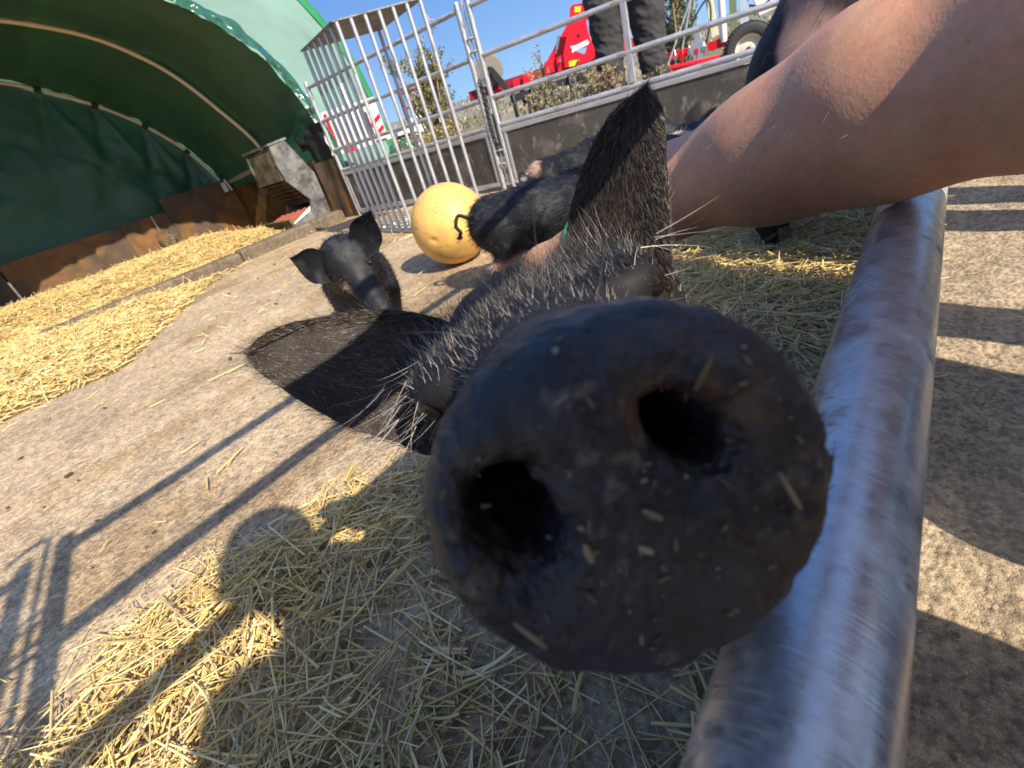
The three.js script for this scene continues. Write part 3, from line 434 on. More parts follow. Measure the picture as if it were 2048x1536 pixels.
  const st = thing('stray_straw', 'stray straw bits scattered over the open yard', 'straw'); st.userData.kind = 'stuff'; scatter('stalks', stalk, mats, D, st);
  const chips = []; const clod = displace(new THREE.IcosahedronGeometry(1, 2), (x, y, z) => { const k = 0.75 + fbm(x * 2 + 5, y * 2, z * 2, 3) * 0.5; return [x * k, y * k * 0.6, z * k]; });
  for (let i = 0; i < 240; i++) { const u = -1.4 + r() * 4.4, n = 0.3 + r() * 4.2, s = 0.002 + r() * r() * r() * 0.014; chips.push({ m: place(W(u, s * 0.4 + 0.004, n), V(r() - 0.5, 1.5, r() - 0.5).normalize(), s * (1 + r()), s, s, r() * 6), c: lin(0.06 + r() * 0.06, 0.042 + r() * 0.04, 0.025 + r() * 0.02) }); }
  const ch = thing('dirt_crumbs', 'dark dried dirt crumbs on the yard floor', 'dirt'); ch.userData.kind = 'stuff'; scatter('crumbs', clod, std({ color: lin(1, 1, 1), roughness: 1 }), chips, ch);
}
// deep straw bed in and before the shelter
const bedEdge = (u) => { const k = [[-6, 2.6], [-0.8, 3.05], [0.1, 3.1], [0.4, 3.0], [0.8, 3.62], [1.25, 4.25], [1.7, 4.66], [2.2, 4.80], [2.75, 5.15], [3.2, 5.2]]; for (let i = 1; i < k.length; i++) if (u < k[i][0]) return mix(k[i - 1][1], k[i][1], clamp((u - k[i - 1][0]) / (k[i][0] - k[i - 1][0]))); return 5.3; };
const kerbDip = (u, n) => { const on = sstep(0.45, 0.7, u) * sstep(3.2, 3.0, u), d = n - 4.95; return on * Math.exp(-((d / 0.11) ** 2)); };
const bedHeight = (u, n) => { const d = n - bedEdge(u) - (fbm(u * 2.5, n * 2.5, 4, 4) - 0.5) * 0.25; let h = 0.07 * sstep(-0.05, 0.8, d) + 0.14 * sstep(5.1, 6.3, n) * sstep(3.1, 2.3, u) + (fbm(u * 3.3, n * 3.3, 9, 4) - 0.5) * 0.08 * sstep(0, 0.6, d); if (d < 0) h = -0.03; return h - 0.10 * kerbDip(u, n) * (0.7 + fbm(u * 6, 1, 1, 2) * 0.6); };
{
  const r = rng(23), bed = thing('straw_bed', 'deep golden straw bed in front of and inside the green shelter', 'straw'); bed.userData.kind = 'stuff';
  const g = sheet((s, t) => { const u = mix(-5, 3.22, s), n = mix(2.5, 7.22, t), p = W(u, 0, n); p.y = Math.max(bedHeight(u, n), -0.02); return p; }, 200, 150); planarUV(g, (x) => x, (x, y, z) => z, 0.8); mesh('bed', g, M.strawBed, bed);
  const A = [], B = []; let tries = 0;
  while (A.length + B.length < 52000 && tries++ < 900000) {
    const u = -3.2 + r() * 6.4, n = 2.7 + Math.pow(r(), 1.35) * 4.5, h = bedHeight(u, n); if (h < -0.005 && r() > 0.02) continue; if (r() < kerbDip(u, n) * 0.9) continue; if (h < 0.01 && r() > 0.35) continue;
    const L = 0.03 + r() * r() * 0.12, rad = 0.0013 + r() * 0.0016, a = r() * 6.28, tilt = (r() - 0.35) * (r() < 0.10 ? 1.9 : 0.55);
    const q = { m: place(W(u, Math.max(h, 0.003) + 0.004 + r() * 0.012 + Math.max(0, Math.sin(tilt)) * L * 0.3, n), V(Math.cos(a) * Math.cos(tilt), Math.sin(tilt), Math.sin(a) * Math.cos(tilt)), rad, L, rad, r() * 6), c: strawTone(r) }; (r() < 0.8 ? A : B).push(q);
  }
  scatter('stalks', stalk, M.straw, A, bed); scatter('bent_stalks', stalkBent, M.straw, B, bed);
}
// ------------------------------------------------------------------ pigs
const pigSkin = new THREE.MeshPhysicalMaterial({ vertexColors: true, roughness: 0.6, specularIntensity: 0.6 });
const hairMat = std({ color: lin(1, 1, 1), roughness: 0.38 });
const coatMat = new THREE.MeshPhysicalMaterial({ color: lin(1, 1, 1), roughness: 0.5, specularIntensity: 0.5 });
const eyeMat = std({ color: lin(0.012, 0.008, 0.006), roughness: 0.12 });
function hairGeo(bend, rad, seg = 4) { const g = new THREE.ConeGeometry(rad, 1, 3, seg, true).translate(0, 0.5, 0), p = g.attributes.position; for (let i = 0; i < p.count; i++) { const y = p.getY(i); p.setX(i, p.getX(i) + y * y * bend); } g.computeVertexNormals(); return g; }
// leaf shaped ear between two edge curves that meet at the tip; bulge pushes the middle along dir
function earShell(A, B, dir, bulge, th, color, ns = 26, nt = 16, fold = 0.22 * bulge) {
  const ca = new THREE.CatmullRomCurve3(A.map((q) => V(...q))), cb = new THREE.CatmullRomCurve3(B.map((q) => V(...q))), d = V(...dir).normalize();
  const f = (s, t, o) => { const e = 1 - Math.pow(1 - s, 1.0), a = ca.getPoint(e), b = cb.getPoint(e), p = a.clone().lerp(b, t), k = 1 - (2 * Math.pow(t, 0.8) - 1) ** 2, w = (1 - s * 0.75); p.addScaledVector(d, bulge * k * w + o * (0.25 + 0.75 * Math.sqrt(Math.max(k, 0))) + (fbm(s * 3.2, t * 4.5, bulge * 900, 3) - 0.5) * fold * w); return p; };
  const front = sheet((s, t) => f(s, t, -th / 2), ns, nt), back = sheet((s, t) => f(s, t, th / 2), ns, nt), idx = back.index.array; for (let i = 0; i < idx.length; i += 3) { const q = idx[i]; idx[i] = idx[i + 1]; idx[i + 1] = q; } back.computeVertexNormals();
  const rim = (fix) => sheet((s, k) => f(...fix(s), mix(-th / 2, th / 2, k)), ns, 1);
  const g = merge([front, back, rim((s) => [s, 0]), rim((s) => [s, 1])]); if (color) paint(g, color); return g;
}
// a standing piglet: x forward, feet on y = 0, withers about 0.31 m
function pigletBody({ headAt = [0.30, 0.285, 0], noseDir = [0.9, -0.42, 0], up = [0, 1, 0], color, cell = 0.0075, rear = null, tailUp = true, long = 1 }) {
  const nd = V(...noseDir).normalize(), hu = V(...up), side = nd.clone().cross(hu).normalize(); hu.crossVectors(side, nd).normalize(); const h = V(...headAt);
  const H = (f, u, s) => { const p = h.clone().addScaledVector(nd, f > 0.03 ? 0.03 + (f - 0.03) * long : f).addScaledVector(hu, u).addScaledVector(side, s); return [p.x, p.y, p.z]; };
  const P = [cap([-0.17, 0.212, 0], [-0.02, 0.200, 0], 0.088, 0.098, 0.03), cap([-0.02, 0.2, 0], [0.15, 0.212, 0], 0.098, 0.086, 0.04), cap([0.15, 0.225, 0], [h.x - 0.03, h.y - 0.015, h.z], 0.078, 0.062, 0.05),
    ell(H(0, 0, 0), [0.062, 0.06, 0.062], 0.04), cap(H(0.02, -0.005, 0), H(0.125, -0.012, 0), 0.046, 0.029, 0.03), cap(H(0.0, -0.04, 0), H(0.115, -0.032, 0), 0.038, 0.019, 0.025), cap(H(0.128, -0.010, 0), H(0.143, -0.010, 0), 0.027, 0.025, 0.006)];
  for (const s of [-1, 1]) {
    P.push(ell(H(0.01, -0.03, s * 0.035), [0.035, 0.035, 0.03], 0.03));
    P.push(cap([0.15, 0.17, s * 0.045], [0.158, 0.085, s * 0.05], 0.046, 0.023, 0.03), cap([0.158, 0.085, s * 0.05], [0.152, 0.018, s * 0.05], 0.022, 0.017, 0.012), cap([0.152, 0.016, s * 0.05], [0.166, 0.012, s * 0.05], 0.017, 0.013, 0.008));
    P.push(cap([-0.165, 0.195, s * 0.045], [-0.135, 0.125, s * 0.052], 0.062, 0.040, 0.04), cap([-0.135, 0.125, s * 0.052], [-0.19, 0.078, s * 0.05], 0.036, 0.021, 0.02), cap([-0.19, 0.078, s * 0.05], [-0.178, 0.018, s * 0.05], 0.020, 0.017, 0.012), cap([-0.178, 0.016, s * 0.05], [-0.163, 0.012, s * 0.05], 0.017, 0.013, 0.008));
  }
  const list = [nets(union(P), [-0.32, -0.012, -0.22], [Math.max(0.34, h.x + 0.22), h.y + 0.2, 0.26], cell, color)];
  for (const s of [-1, 1]) { // ears stand up and out
    const A = [H(0.0, 0.035, s * 0.02), H(-0.015, 0.085, s * 0.055), H(0.012, 0.12, s * 0.105)], B = [H(0.035, 0.0, s * 0.056), H(0.03, 0.035, s * 0.098), H(0.012, 0.12, s * 0.105)];
    list.push(earShell(A, B, [-nd.x, -nd.y, -nd.z], 0.014, 0.004, color, 14, 8));
  }
  if (tailUp) list.push(paint(tube([V(-0.245, 0.24, 0), V(-0.28, 0.262, 0.005), V(-0.295, 0.235, 0.02), V(-0.288, 0.212, 0.014), V(-0.298, 0.196, 0.002)], 0.0062, 30, 7), color), paint(new THREE.SphereGeometry(0.008, 8, 6).scale(1.4, 0.8, 1).translate(-0.301, 0.191, 0.0), color));
  const eyes = [-1, 1].map((s) => new THREE.SphereGeometry(0.0062, 10, 8).translate(...H(0.052, 0.022, s * 0.040)));
  const nos = [-1, 1].map((s) => new THREE.SphereGeometry(0.0065, 10, 8).scale(0.6, 1, 0.8).translate(...H(0.166, -0.009, s * 0.0105)));
  return { body: merge(list), eyes, nos };
}
const blackCoat = (x, y, z, k = 1) => { const m = sstep(0.52, 0.70, fbm(x * 45, y * 45, z * 45, 4)) * 0.022, v = 0.5 + fbm(x * 130, y * 130, z * 130, 3); return [(0.0085 * v + m) * k, (0.009 * v + m) * k, (0.0115 * v + m) * k]; };
const pinkCoat = (x, y, z) => { const v = 0.75 + fbm(x * 30, y * 30, z * 30, 3) * 0.5; return [0.50 * v, 0.285 * v, 0.215 * v]; };
function piglet(label, pos, turn, opts, patch, scale = 1) {
  const g = thing('piglet', label, 'pig', pos, turn, 'black piglets in the pen'); g.scale.setScalar(scale);
  const color = (x, y, z) => { const m = patch ? clamp(patch(x, y, z)) : 0, a = blackCoat(x, y, z), b = pinkCoat(x, y, z); return [mix(a[0], b[0], m), mix(a[1], b[1], m), mix(a[2], b[2], m)]; };
  const { body, eyes, nos } = pigletBody({ ...opts, color }); mesh('body', body, pigSkin, g);
  for (const e of eyes) mesh('eye', e, eyeMat, g); for (const e of nos) mesh('nostril', e, eyeMat, g);
  // short sparse coat
  const r = rng(77 + Math.round(pos.x * 100)), p = body.attributes.position, nn = body.attributes.normal, H = []; overSurface(body, 9000, r, (q, n) => { const d = n.clone().multiplyScalar(0.55).add(V(-0.8, -0.15, 0)).add(V(r() - 0.5, r() - 0.5, r() - 0.5).multiplyScalar(0.5)).normalize(), L = 0.008 + r() * 0.013, c = patch && patch(q.x, q.y, q.z) > 0.5 ? lin(0.5, 0.42, 0.33) : r() < 0.22 ? lin(0.06, 0.056, 0.053) : lin(0.008, 0.008, 0.0095); H.push({ m: place(q, d, L, L, L, r() * 6), c }); });
  scatter('coat', hairGeo(0.3, 0.040, 2), coatMat, H, g); return g;
}
const toward = (dx, dz) => Math.atan2(-dz, dx);     // turn that points local +x along (dx, dz)
// the one looking at the camera behind the left ear of the big snout
piglet('black piglet with one pale cheek facing the camera', V(-0.395, 0, -1.70), toward(0.20, 0.80), { headAt: [0.27, 0.315, 0.012], noseDir: [0.72, -0.66, -0.17], up: [0.68, 0.70, 0.08], long: 1.2 }, (x, y, z) => sstep(0.030, 0.040, z - (fbm(x * 30, y * 30, 1, 2) - 0.5) * 0.02) * sstep(0.30, 0.33, x) * sstep(0.285, 0.265, y) * sstep(0.075, 0.06, z) * 0.8 + sstep(0.06, 0.04, y), 1.12);
// the one seen from behind beside the ball
piglet('black piglet with pink hind feet and curly tail beside the ball', V(0.305, 0, -1.80), toward(0.95, 0.30), { headAt: [0.33, 0.20, 0], noseDir: [0.7, -0.7, 0] }, (x, y, z) => sstep(0.115, 0.085, y + (fbm(x * 20, y * 20, z * 20, 2) - 0.5) * 0.05), 1.13);
piglet('black piglet with a pale rump by the back fence', V(0.66, 0, -2.60), toward(0.9, 0.35), { headAt: [0.34, 0.18, 0.03], noseDir: [0.7, -0.7, 0] }, (x, y, z) => Math.max(sstep(-0.16, -0.19, x + (fbm(x * 16, y * 16, z * 16, 3) - 0.5) * 0.08) * sstep(0.22, 0.27, y) * sstep(-0.262, -0.255, x), sstep(0.1, 0.07, y)), 1.05);
piglet('black piglet with a pale saddle band before the dark board', V(0.95, 0, -2.72), toward(0.8, 0.6), { headAt: [0.33, 0.20, 0], noseDir: [0.8, -0.6, 0] }, (x, y, z) => sstep(0.055, 0.04, Math.abs(x - 0.03 + (fbm(x * 14, y * 14, z * 14, 2) - 0.5) * 0.06)), 1.08);
piglet('piglet mostly hidden behind the upright ear and the arm', V(0.92, 0, -1.95), toward(-0.7, 0.55), { headAt: [0.31, 0.27, 0], noseDir: [0.85, -0.5, 0] }, (x, y, z) => sstep(0.05, 0.035, Math.abs(x - 0.08)), 1.12);
// ------------------------------------------------------------------ the pig that pushes its snout at the camera
{
  const base = V(0.03, 0, -0.60), g = thing('pig', 'black pig with its muddy snout pushed over the near rail, filling the foreground', 'pig', base);
  // head axes: x across (to the viewer's right), y towards the crown, z out of the snout; origin between the ears
  const ex = V(0.9778, 0.2089, -0.0167), ey = V(-0.2061, 0.9436, -0.2593), ez = V(-0.0384, 0.2570, 0.9657), at = V(0.0192, 0.4882, -0.2615).sub(base);
  const headM = new THREE.Matrix4().makeBasis(ex, ey, ez).setPosition(at), headInv = headM.clone().invert();
  const ZS = 0.2136;
  const P = [ell([0, -0.037, -0.005], [0.066, 0.050, 0.060], 0.03), cap([0, -0.024, 0.03], [0, -0.006, 0.165], 0.046, 0.0305, 0.03), cap([0, -0.062, 0.02], [0, -0.034, 0.160], 0.042, 0.018, 0.03), cap([0, -0.052, -0.02], [0, -0.15, -0.20], 0.056, 0.074, 0.05)];
  for (const s of [-1, 1]) P.push(ell([s * 0.040, -0.050, 0.015], [0.038, 0.048, 0.055], 0.03), ell([s * 0.042, 0.008, 0.078], [0.016, 0.011, 0.020], 0.02), ell([s * 0.056, -0.002, 0.012], [0.022, 0.024, 0.028], 0.03));
  const face = union(P);
  const cosn = (a) => Math.cos(a);
  const headSdf = (x, y, z) => {
    let d = face(x, y, z);
    if (z > 0.13) { // the flat disc of the snout, a little broader than the muzzle, with two deep nostrils
      const R = 0.0349 - 0.0016 * Math.cos(2 * Math.atan2(y, x)) * -1, rr = 0.0115, yy = y + 0.0072, q0 = Math.hypot(x - 0.0006, yy * 0.945) - (R - rr), q1 = Math.abs(z - 0.1975 - 0.0016 * (1 - (x * x + y * y) / 0.0011)) - (0.0158 - rr), e = Math.min(Math.max(q0, q1), 0) + Math.hypot(Math.max(q0, 0), Math.max(q1, 0)) - rr;
      const k = 0.012, h = Math.max(k - Math.abs(d - e), 0) / k; d = Math.min(d, e) - h * h * k * 0.25;
      for (const [cx, cy, ax, ay, a, b, sl] of [[-0.0178, 0.0045, 0.287, 0.958, 0.0114, 0.0077, -0.14], [0.0145, 0.0040, -0.33, 0.944, 0.0093, 0.0056, 0.16]]) {
        const dz = ZS - z, px = x - cx + sl * dz * 0.5, py = y - cy, u = px * ax + py * ay, v = -px * ay + py * ax, wob = 1 + (noise3(x * 330 + 9, y * 330, z * 120) - 0.5) * 0.26 + (noise3(x * 130 + 4, y * 130, 3) - 0.5) * 0.12, taper = 1 - clamp(dz / 0.05) * 0.55, n = Math.hypot(u / (a * wob * taper), v / (b * wob * taper)), hole = Math.max((n - 1) * Math.min(a, b) * 0.9, -(z - 0.174)), kk = 0.0062, hh = Math.max(kk - Math.abs(-hole - d), 0) / kk; d = Math.max(d, -hole) + hh * hh * kk * 0.25;
      }
      if (z > 0.17) { const ang = Math.atan2(y, x), rad = Math.hypot(x, y); d += (fbm(x * 320, y * 320, z * 320, 3) - 0.5) * 0.0011 + (noise3(ang * 9, rad * 90, 2) - 0.5) * 0.0009 * sstep(0.012, 0.028, rad) + (noise3(x * 1100, y * 1100, z * 1100) - 0.5) * 0.00035; }
      else d += (Math.sin(z * 620 + fbm(x * 60, y * 60, 1, 2) * 5) * 0.0006) * sstep(0.13, 0.15, z);
    } else d += (fbm(x * 90, y * 90, z * 90, 3) - 0.5) * 0.0022;
    return d;
  };
  const coat = (x, y, z) => { const v = 0.7 + fbm(x * 140, y * 140, z * 140, 3) * 0.7; return [0.0125 * v, 0.0115 * v, 0.0115 * v]; };
  // wet dark snout skin with dried mud, chaff dust and rusty crusts round the nostrils
  const snoutColor = (x, y, z) => {
    const t = sstep(0.172, 0.186, z), c = coat(x, y, z); const a = fbm(x * 210, y * 210, z * 210, 4), v = 0.65 + a * 0.7; let r = 0.0105 * v, gg = 0.0105 * v, b = 0.0135 * v;
    const pale = sstep(0.56, 0.70, fbm(x * 420 + 3, y * 420, z * 420, 3)) * sstep(0.40, 0.58, fbm(x * 75, y * 75 + 5, z * 75, 3)); r = mix(r, 0.11, pale * 0.8); gg = mix(gg, 0.09, pale * 0.8); b = mix(b, 0.07, pale * 0.8); const dust = sstep(0.42, 0.66, fbm(x * 150 + 6, y * 150, z * 150, 4)); r = mix(r, 0.028, dust * 0.6); gg = mix(gg, 0.027, dust * 0.6); b = mix(b, 0.030, dust * 0.6);
    const brown = sstep(0.48, 0.66, fbm(x * 65 + 1, y * 65, z * 65, 4)); r = mix(r, 0.020, brown * 0.6); gg = mix(gg, 0.0125, brown * 0.6); b = mix(b, 0.0095, brown * 0.6);
    const nr = Math.hypot((x - 0.0105), (y - 0.009)), nl = Math.hypot(x + 0.0225, y + 0.003), nr2 = Math.hypot(x - 0.022, y - 0.006), cr = Math.max(sstep(0.010, 0.003, nr), sstep(0.007, 0.002, nl) * 0.8, sstep(0.009, 0.003, nr2) * 0.9) * sstep(0.38, 0.56, fbm(x * 260 + 8, y * 260, z * 260, 3)); r = mix(r, 0.10, cr * 0.7); gg = mix(gg, 0.055, cr * 0.7); b = mix(b, 0.03, cr * 0.7);
    return [mix(c[0], r, t), mix(c[1], gg, t), mix(c[2], b, t)];
  };
  const zCut = 0.165;
  const headG = nets(headSdf, [-0.12, -0.16, -0.21], [0.12, 0.09, 0.19], 0.0030, coat, (x, y, z) => z < zCut + 0.002 && z > -0.2);
  const snoutG = nets(headSdf, [-0.045, -0.06, 0.150], [0.045, 0.045, 0.222], 0.00062, snoutColor, (x, y, z) => z > zCut - 0.001);
  const earC = (x, y, z) => { const v = 0.75 + fbm(x * 110, y * 110, z * 110, 3) * 0.6; return [0.020 * v, 0.0155 * v, 0.0135 * v]; };
  const earL = earShell([[-0.030, 0.012, 0.0], [-0.0427, 0.030, 0.0108], [-0.066, 0.0485, 0.013], [-0.0877, 0.0577, 0.0174], [-0.110, 0.0660, 0.032], [-0.1225, 0.0650, 0.0405], [-0.1275, 0.0600, 0.0442]], [[-0.062, -0.036, 0.030], [-0.0800, -0.0290, 0.0380], [-0.0950, -0.0110, 0.0400], [-0.1095, 0.0110, 0.0410], [-0.1210, 0.0355, 0.0430], [-0.1272, 0.0515, 0.0440], [-0.1280, 0.0590, 0.0442]], [0.25, 0.15, -1], 0.017, 0.0046, earC, 48, 30, 0.016);
  const earR = earShell([[0.018, -0.002, -0.004], [0.035, 0.018, -0.0045], [0.048, 0.039, -0.003], [0.0667, 0.0595, 0.0001], [0.087, 0.0745, 0.016], [0.1035, 0.0760, 0.029]], [[0.060, -0.028, 0.042], [0.0704, -0.0104, 0.0477], [0.082, 0.016, 0.044], [0.0935, 0.0401, 0.039], [0.104, 0.064, 0.033], [0.1035, 0.0760, 0.029]], [-0.35, 0.1, -1], 0.015, 0.0046, earC, 48, 30);
  // trunk and legs behind the head, standing on the yard
  const T = [cap([0.0, 0.280, 0.06], [0.0, 0.255, -0.14], 0.086, 0.094, 0.05), cap([0.0, 0.255, -0.14], [0.0, 0.225, -0.32], 0.094, 0.092, 0.05)]; { const nk = V(0, -0.15, -0.17).applyMatrix4(headM); T.push(cap([nk.x, nk.y, nk.z], [0, 0.285, 0.05], 0.072, 0.086, 0.06)); }
  for (const s of [-1, 1]) { T.push(cap([s * 0.05, 0.27, 0.08], [s * 0.058, 0.14, 0.10], 0.055, 0.028, 0.03), cap([s * 0.058, 0.14, 0.10], [s * 0.058, 0.02, 0.09], 0.027, 0.02, 0.015), cap([s * 0.058, 0.018, 0.09], [s * 0.058, 0.014, 0.108], 0.02, 0.015, 0.01)); T.push(cap([s * 0.05, 0.22, -0.33], [s * 0.06, 0.13, -0.29], 0.07, 0.045, 0.04), cap([s * 0.06, 0.13, -0.29], [s * 0.058, 0.08, -0.36], 0.038, 0.024, 0.02), cap([s * 0.058, 0.08, -0.36], [s * 0.058, 0.02, -0.345], 0.023, 0.019, 0.015), cap([s * 0.058, 0.018, -0.345], [s * 0.058, 0.014, -0.327], 0.019, 0.015, 0.01)); }
  const trunk = nets(union(T), [-0.16, -0.012, -0.48], [0.16, 0.55, 0.28], 0.009, coat);
  const tail = paint(tube([V(0, 0.27, -0.41), V(0.01, 0.29, -0.45), V(0.02, 0.26, -0.47), V(0.01, 0.23, -0.455), V(0, 0.21, -0.48)], 0.007, 24, 7), coat);
  const headParts = [headG, snoutG, earL, earR].map((q) => q.applyMatrix4(headM));
  mesh('body', merge([headParts[0], headParts[2], headParts[3], trunk, tail]), new THREE.MeshPhysicalMaterial({ vertexColors: true, roughness: 0.62, specularIntensity: 0.45 }), g);
  mesh('snout', headParts[1], std({ vertexColors: true, roughness: 0.55 }), g);
  const E = (x, y, z) => V(x, y, z).applyMatrix4(headM);
  for (const s of [-1, 1]) { const e = E(s * 0.050, 0.004, 0.086); mesh('eye', new THREE.SphereGeometry(0.0075, 16, 12).translate(e.x, e.y, e.z), eyeMat, g); }
  // ---- hair
  const r = rng(5), L1 = [], L2 = [], L3 = [], Ld = (x, y, z) => V(x, y, z).transformDirection(headM);
  const pts = (geo, k, fn) => overSurface(geo, k, r, (w, nn) => fn(w, nn, w.clone().applyMatrix4(headInv)));
  const jit = (k) => V(r() - 0.5, r() - 0.5, r() - 0.5).multiplyScalar(k);
  const dark = () => { const v = 0.5 + r(); return r() < 0.20 ? lin(0.26 * v, 0.225 * v, 0.19 * v) : lin(0.020 * v, 0.018 * v, 0.0175 * v); };
  pts(headParts[0], 46000, (w, n, l) => { // bristles lie back along the head, longer on the crown and neck
    const crown = sstep(-0.02, 0.03, l.y) * sstep(0.13, 0.02, l.z); if ((crown > 0.5 && l.z < -0.12) || l.z > 0.150) return; const L = (l.z > 0.125 ? 0.0022 + r() * 0.002 : 0.004 + r() * 0.004) + crown * (0.004 + r() * r() * 0.018), lift = 0.30 + crown * 0.5;
    const d = n.clone().multiplyScalar(lift).add(Ld(0, 0.15 + crown * 0.3, -0.8)).add(jit(0.5 + crown * 0.5)).normalize(); (L > 0.0095 ? L2 : L1).push({ m: place(w, d, L, L, L, r() * 6.28), c: dark() });
  });
  for (const [ge, tip] of [[headParts[2], E(-0.1275, 0.0625, 0.0442)], [headParts[3], E(0.1035, 0.076, 0.029)]]) pts(ge, 32000, (w, n) => { const d = n.clone().multiplyScalar(0.30).add(tip.clone().sub(w).normalize().multiplyScalar(0.9)).add(jit(0.45)).normalize(), L = 0.0024 + r() * 0.0036, v = 0.5 + r(); L1.push({ m: place(w, d, L, L, L, r() * 6.28), c: r() < 0.45 ? lin(0.15 * v, 0.112 * v, 0.085 * v) : lin(0.036 * v, 0.028 * v, 0.024 * v) }); });
  // wisps round the ear edges, lashes over the eyes, whiskers on the chin and snout side
  const edge = (A, k, out, len) => { const c = new THREE.CatmullRomCurve3(A.map((q) => E(...q))); for (let i = 0; i < k; i++) { const t = Math.pow(r(), 0.8), w = c.getPointAt(t), tn = c.getTangentAt(t), d = tn.multiplyScalar(0.9).add(Ld(...out).multiplyScalar(0.55)).add(jit(0.7)).normalize(), L = len * (0.4 + r()); L2.push({ m: place(w, d, L, L, L, r() * 6.28), c: dark() }); } };
  edge([[-0.0427, 0.030, 0.0108], [-0.0877, 0.0577, 0.0174], [-0.1275, 0.0625, 0.0442]], 420, [-0.2, 1, 0], 0.011); edge([[-0.0800, -0.0290, 0.0380], [-0.1095, 0.0110, 0.0410], [-0.1280, 0.0590, 0.0442]], 620, [-0.8, -0.6, 0.2], 0.010);
  edge([[0.040, 0.020, -0.0045], [0.0667, 0.0595, 0.0001], [0.1035, 0.076, 0.029]], 260, [-0.5, 0.5, 0], 0.007); edge([[0.0704, -0.0104, 0.0477], [0.0935, 0.0401, 0.039], [0.1035, 0.076, 0.029]], 260, [1, 0, 0], 0.007);
  for (const s of [-1, 1]) for (let i = 0; i < (s < 0 ? 46 : 10); i++) { const w = E(s * (0.046 + r() * 0.018), 0.022 - r() * 0.030, 0.070 + r() * 0.035), d = Ld(s * 1.0, -0.05 - r() * 0.7, -0.15 + r() * 0.4).add(jit(0.4)).normalize(), L = (s < 0 ? 0.016 : 0.012) + r() * 0.022; L3.push({ m: place(w, d, L, L, L, r() * 6.28), c: r() < 0.7 ? lin(0.42, 0.38, 0.34) : lin(0.05, 0.045, 0.04) }); }
  pts(headParts[1], 9000, (w, n, l) => { if (l.z > 0.207 || Math.hypot(l.x, l.y + 0.006) < 0.0285 || l.y > 0.012) return; const d = n.clone().multiplyScalar(0.8).add(Ld(0, 0, -0.5)).add(jit(0.6)).normalize(), L = 0.002 + r() * 0.004; L1.push({ m: place(w, d, L, L, L, r() * 6.28), c: dark() }); });
  for (let i = 0; i < 26; i++) { const a = r() * 6.28, w = E(Math.cos(a) * 0.033, Math.sin(a) * 0.033 - 0.004, 0.15 + r() * 0.03), d = Ld(Math.cos(a), Math.sin(a), 0.2).add(jit(0.6)).normalize(), L = 0.015 + r() * 0.02; L3.push({ m: place(w, d, L, L, L, r() * 6.28), c: lin(0.06, 0.05, 0.045) }); }
  scatter('short_coat', hairGeo(0.25, 0.030, 2), hairMat, L1, g); scatter('bristles', hairGeo(0.42, 0.0075, 5), hairMat, L2, g); scatter('lashes', hairGeo(0.30, 0.0055, 6), hairMat, L3, g);
  // ---- bits of chaff and mud stuck on the snout
  const bits = []; const onSnout = (x, y) => { let z = 0.222; for (let i = 0; i < 60; i++) { const d = headSdf(x, y, z); if (d < 0.0002) break; z -= Math.max(d * 0.7, 0.0002); } return z; };
  const chaff = (x, y, a, L, w, c, th = 0.0006) => { const z = onSnout(x, y); if (z < 0.190) return; const ge = new THREE.SphereGeometry(1, 10, 6).scale(w, L / 2, th); ge.rotateZ(a).translate(0, 0, 0); const q = E(x, y, z + th * 0.4); const m = new THREE.Matrix4().makeBasis(ex, ey, ez).setPosition(q); bits.push(paint(ge.applyMatrix4(m), () => c)); };
  chaff(0.0238, -0.0118, 0.10, 0.0085, 0.0005, [0.24, 0.19, 0.11]); chaff(-0.0245, -0.0158, 0.35, 0.0095, 0.0006, [0.22, 0.18, 0.10]); chaff(-0.0235, 0.0035, 1.2, 0.0035, 0.0005, [0.3, 0.26, 0.16]); chaff(0.003, -0.0035, 0.6, 0.004, 0.0006, [0.2, 0.165, 0.1]); chaff(-0.0088, -0.005, -0.1, 0.004, 0.0007, [0.26, 0.21, 0.10]); chaff(0.0195, 0.0125, -0.9, 0.006, 0.0006, [0.14, 0.085, 0.04]);
   chaff(0.002, 0.0255, 0, 0.0012, 0.0005, [0.25, 0.24, 0.22]); chaff(-0.012, -0.0125, 0.2, 0.0030, 0.0005, [0.12, 0.07, 0.04]); chaff(0.004, -0.0105, -0.4, 0.0028, 0.0005, [0.14, 0.09, 0.05]); chaff(-0.0005, -0.009, 0.7, 0.003, 0.0006, [0.33, 0.28, 0.17]);
  for (let i = 0; i < 90; i++) { const a = r() * 6.28, q = Math.sqrt(r()) * 0.031, t = r(), c = t < 0.5 ? [0.20, 0.15, 0.08] : t < 0.8 ? [0.13, 0.075, 0.04] : [0.30, 0.27, 0.2]; chaff(Math.cos(a) * q, Math.sin(a) * q, r() * 6, 0.0006 + r() * r() * 0.0030, 0.0002 + r() * 0.00025, c.map((v) => v * 0.7), 0.0002); }
  setkind(mesh('chaff_bits', bits, std({ vertexColors: true, roughness: 0.85 }), g), 'stuff');
}
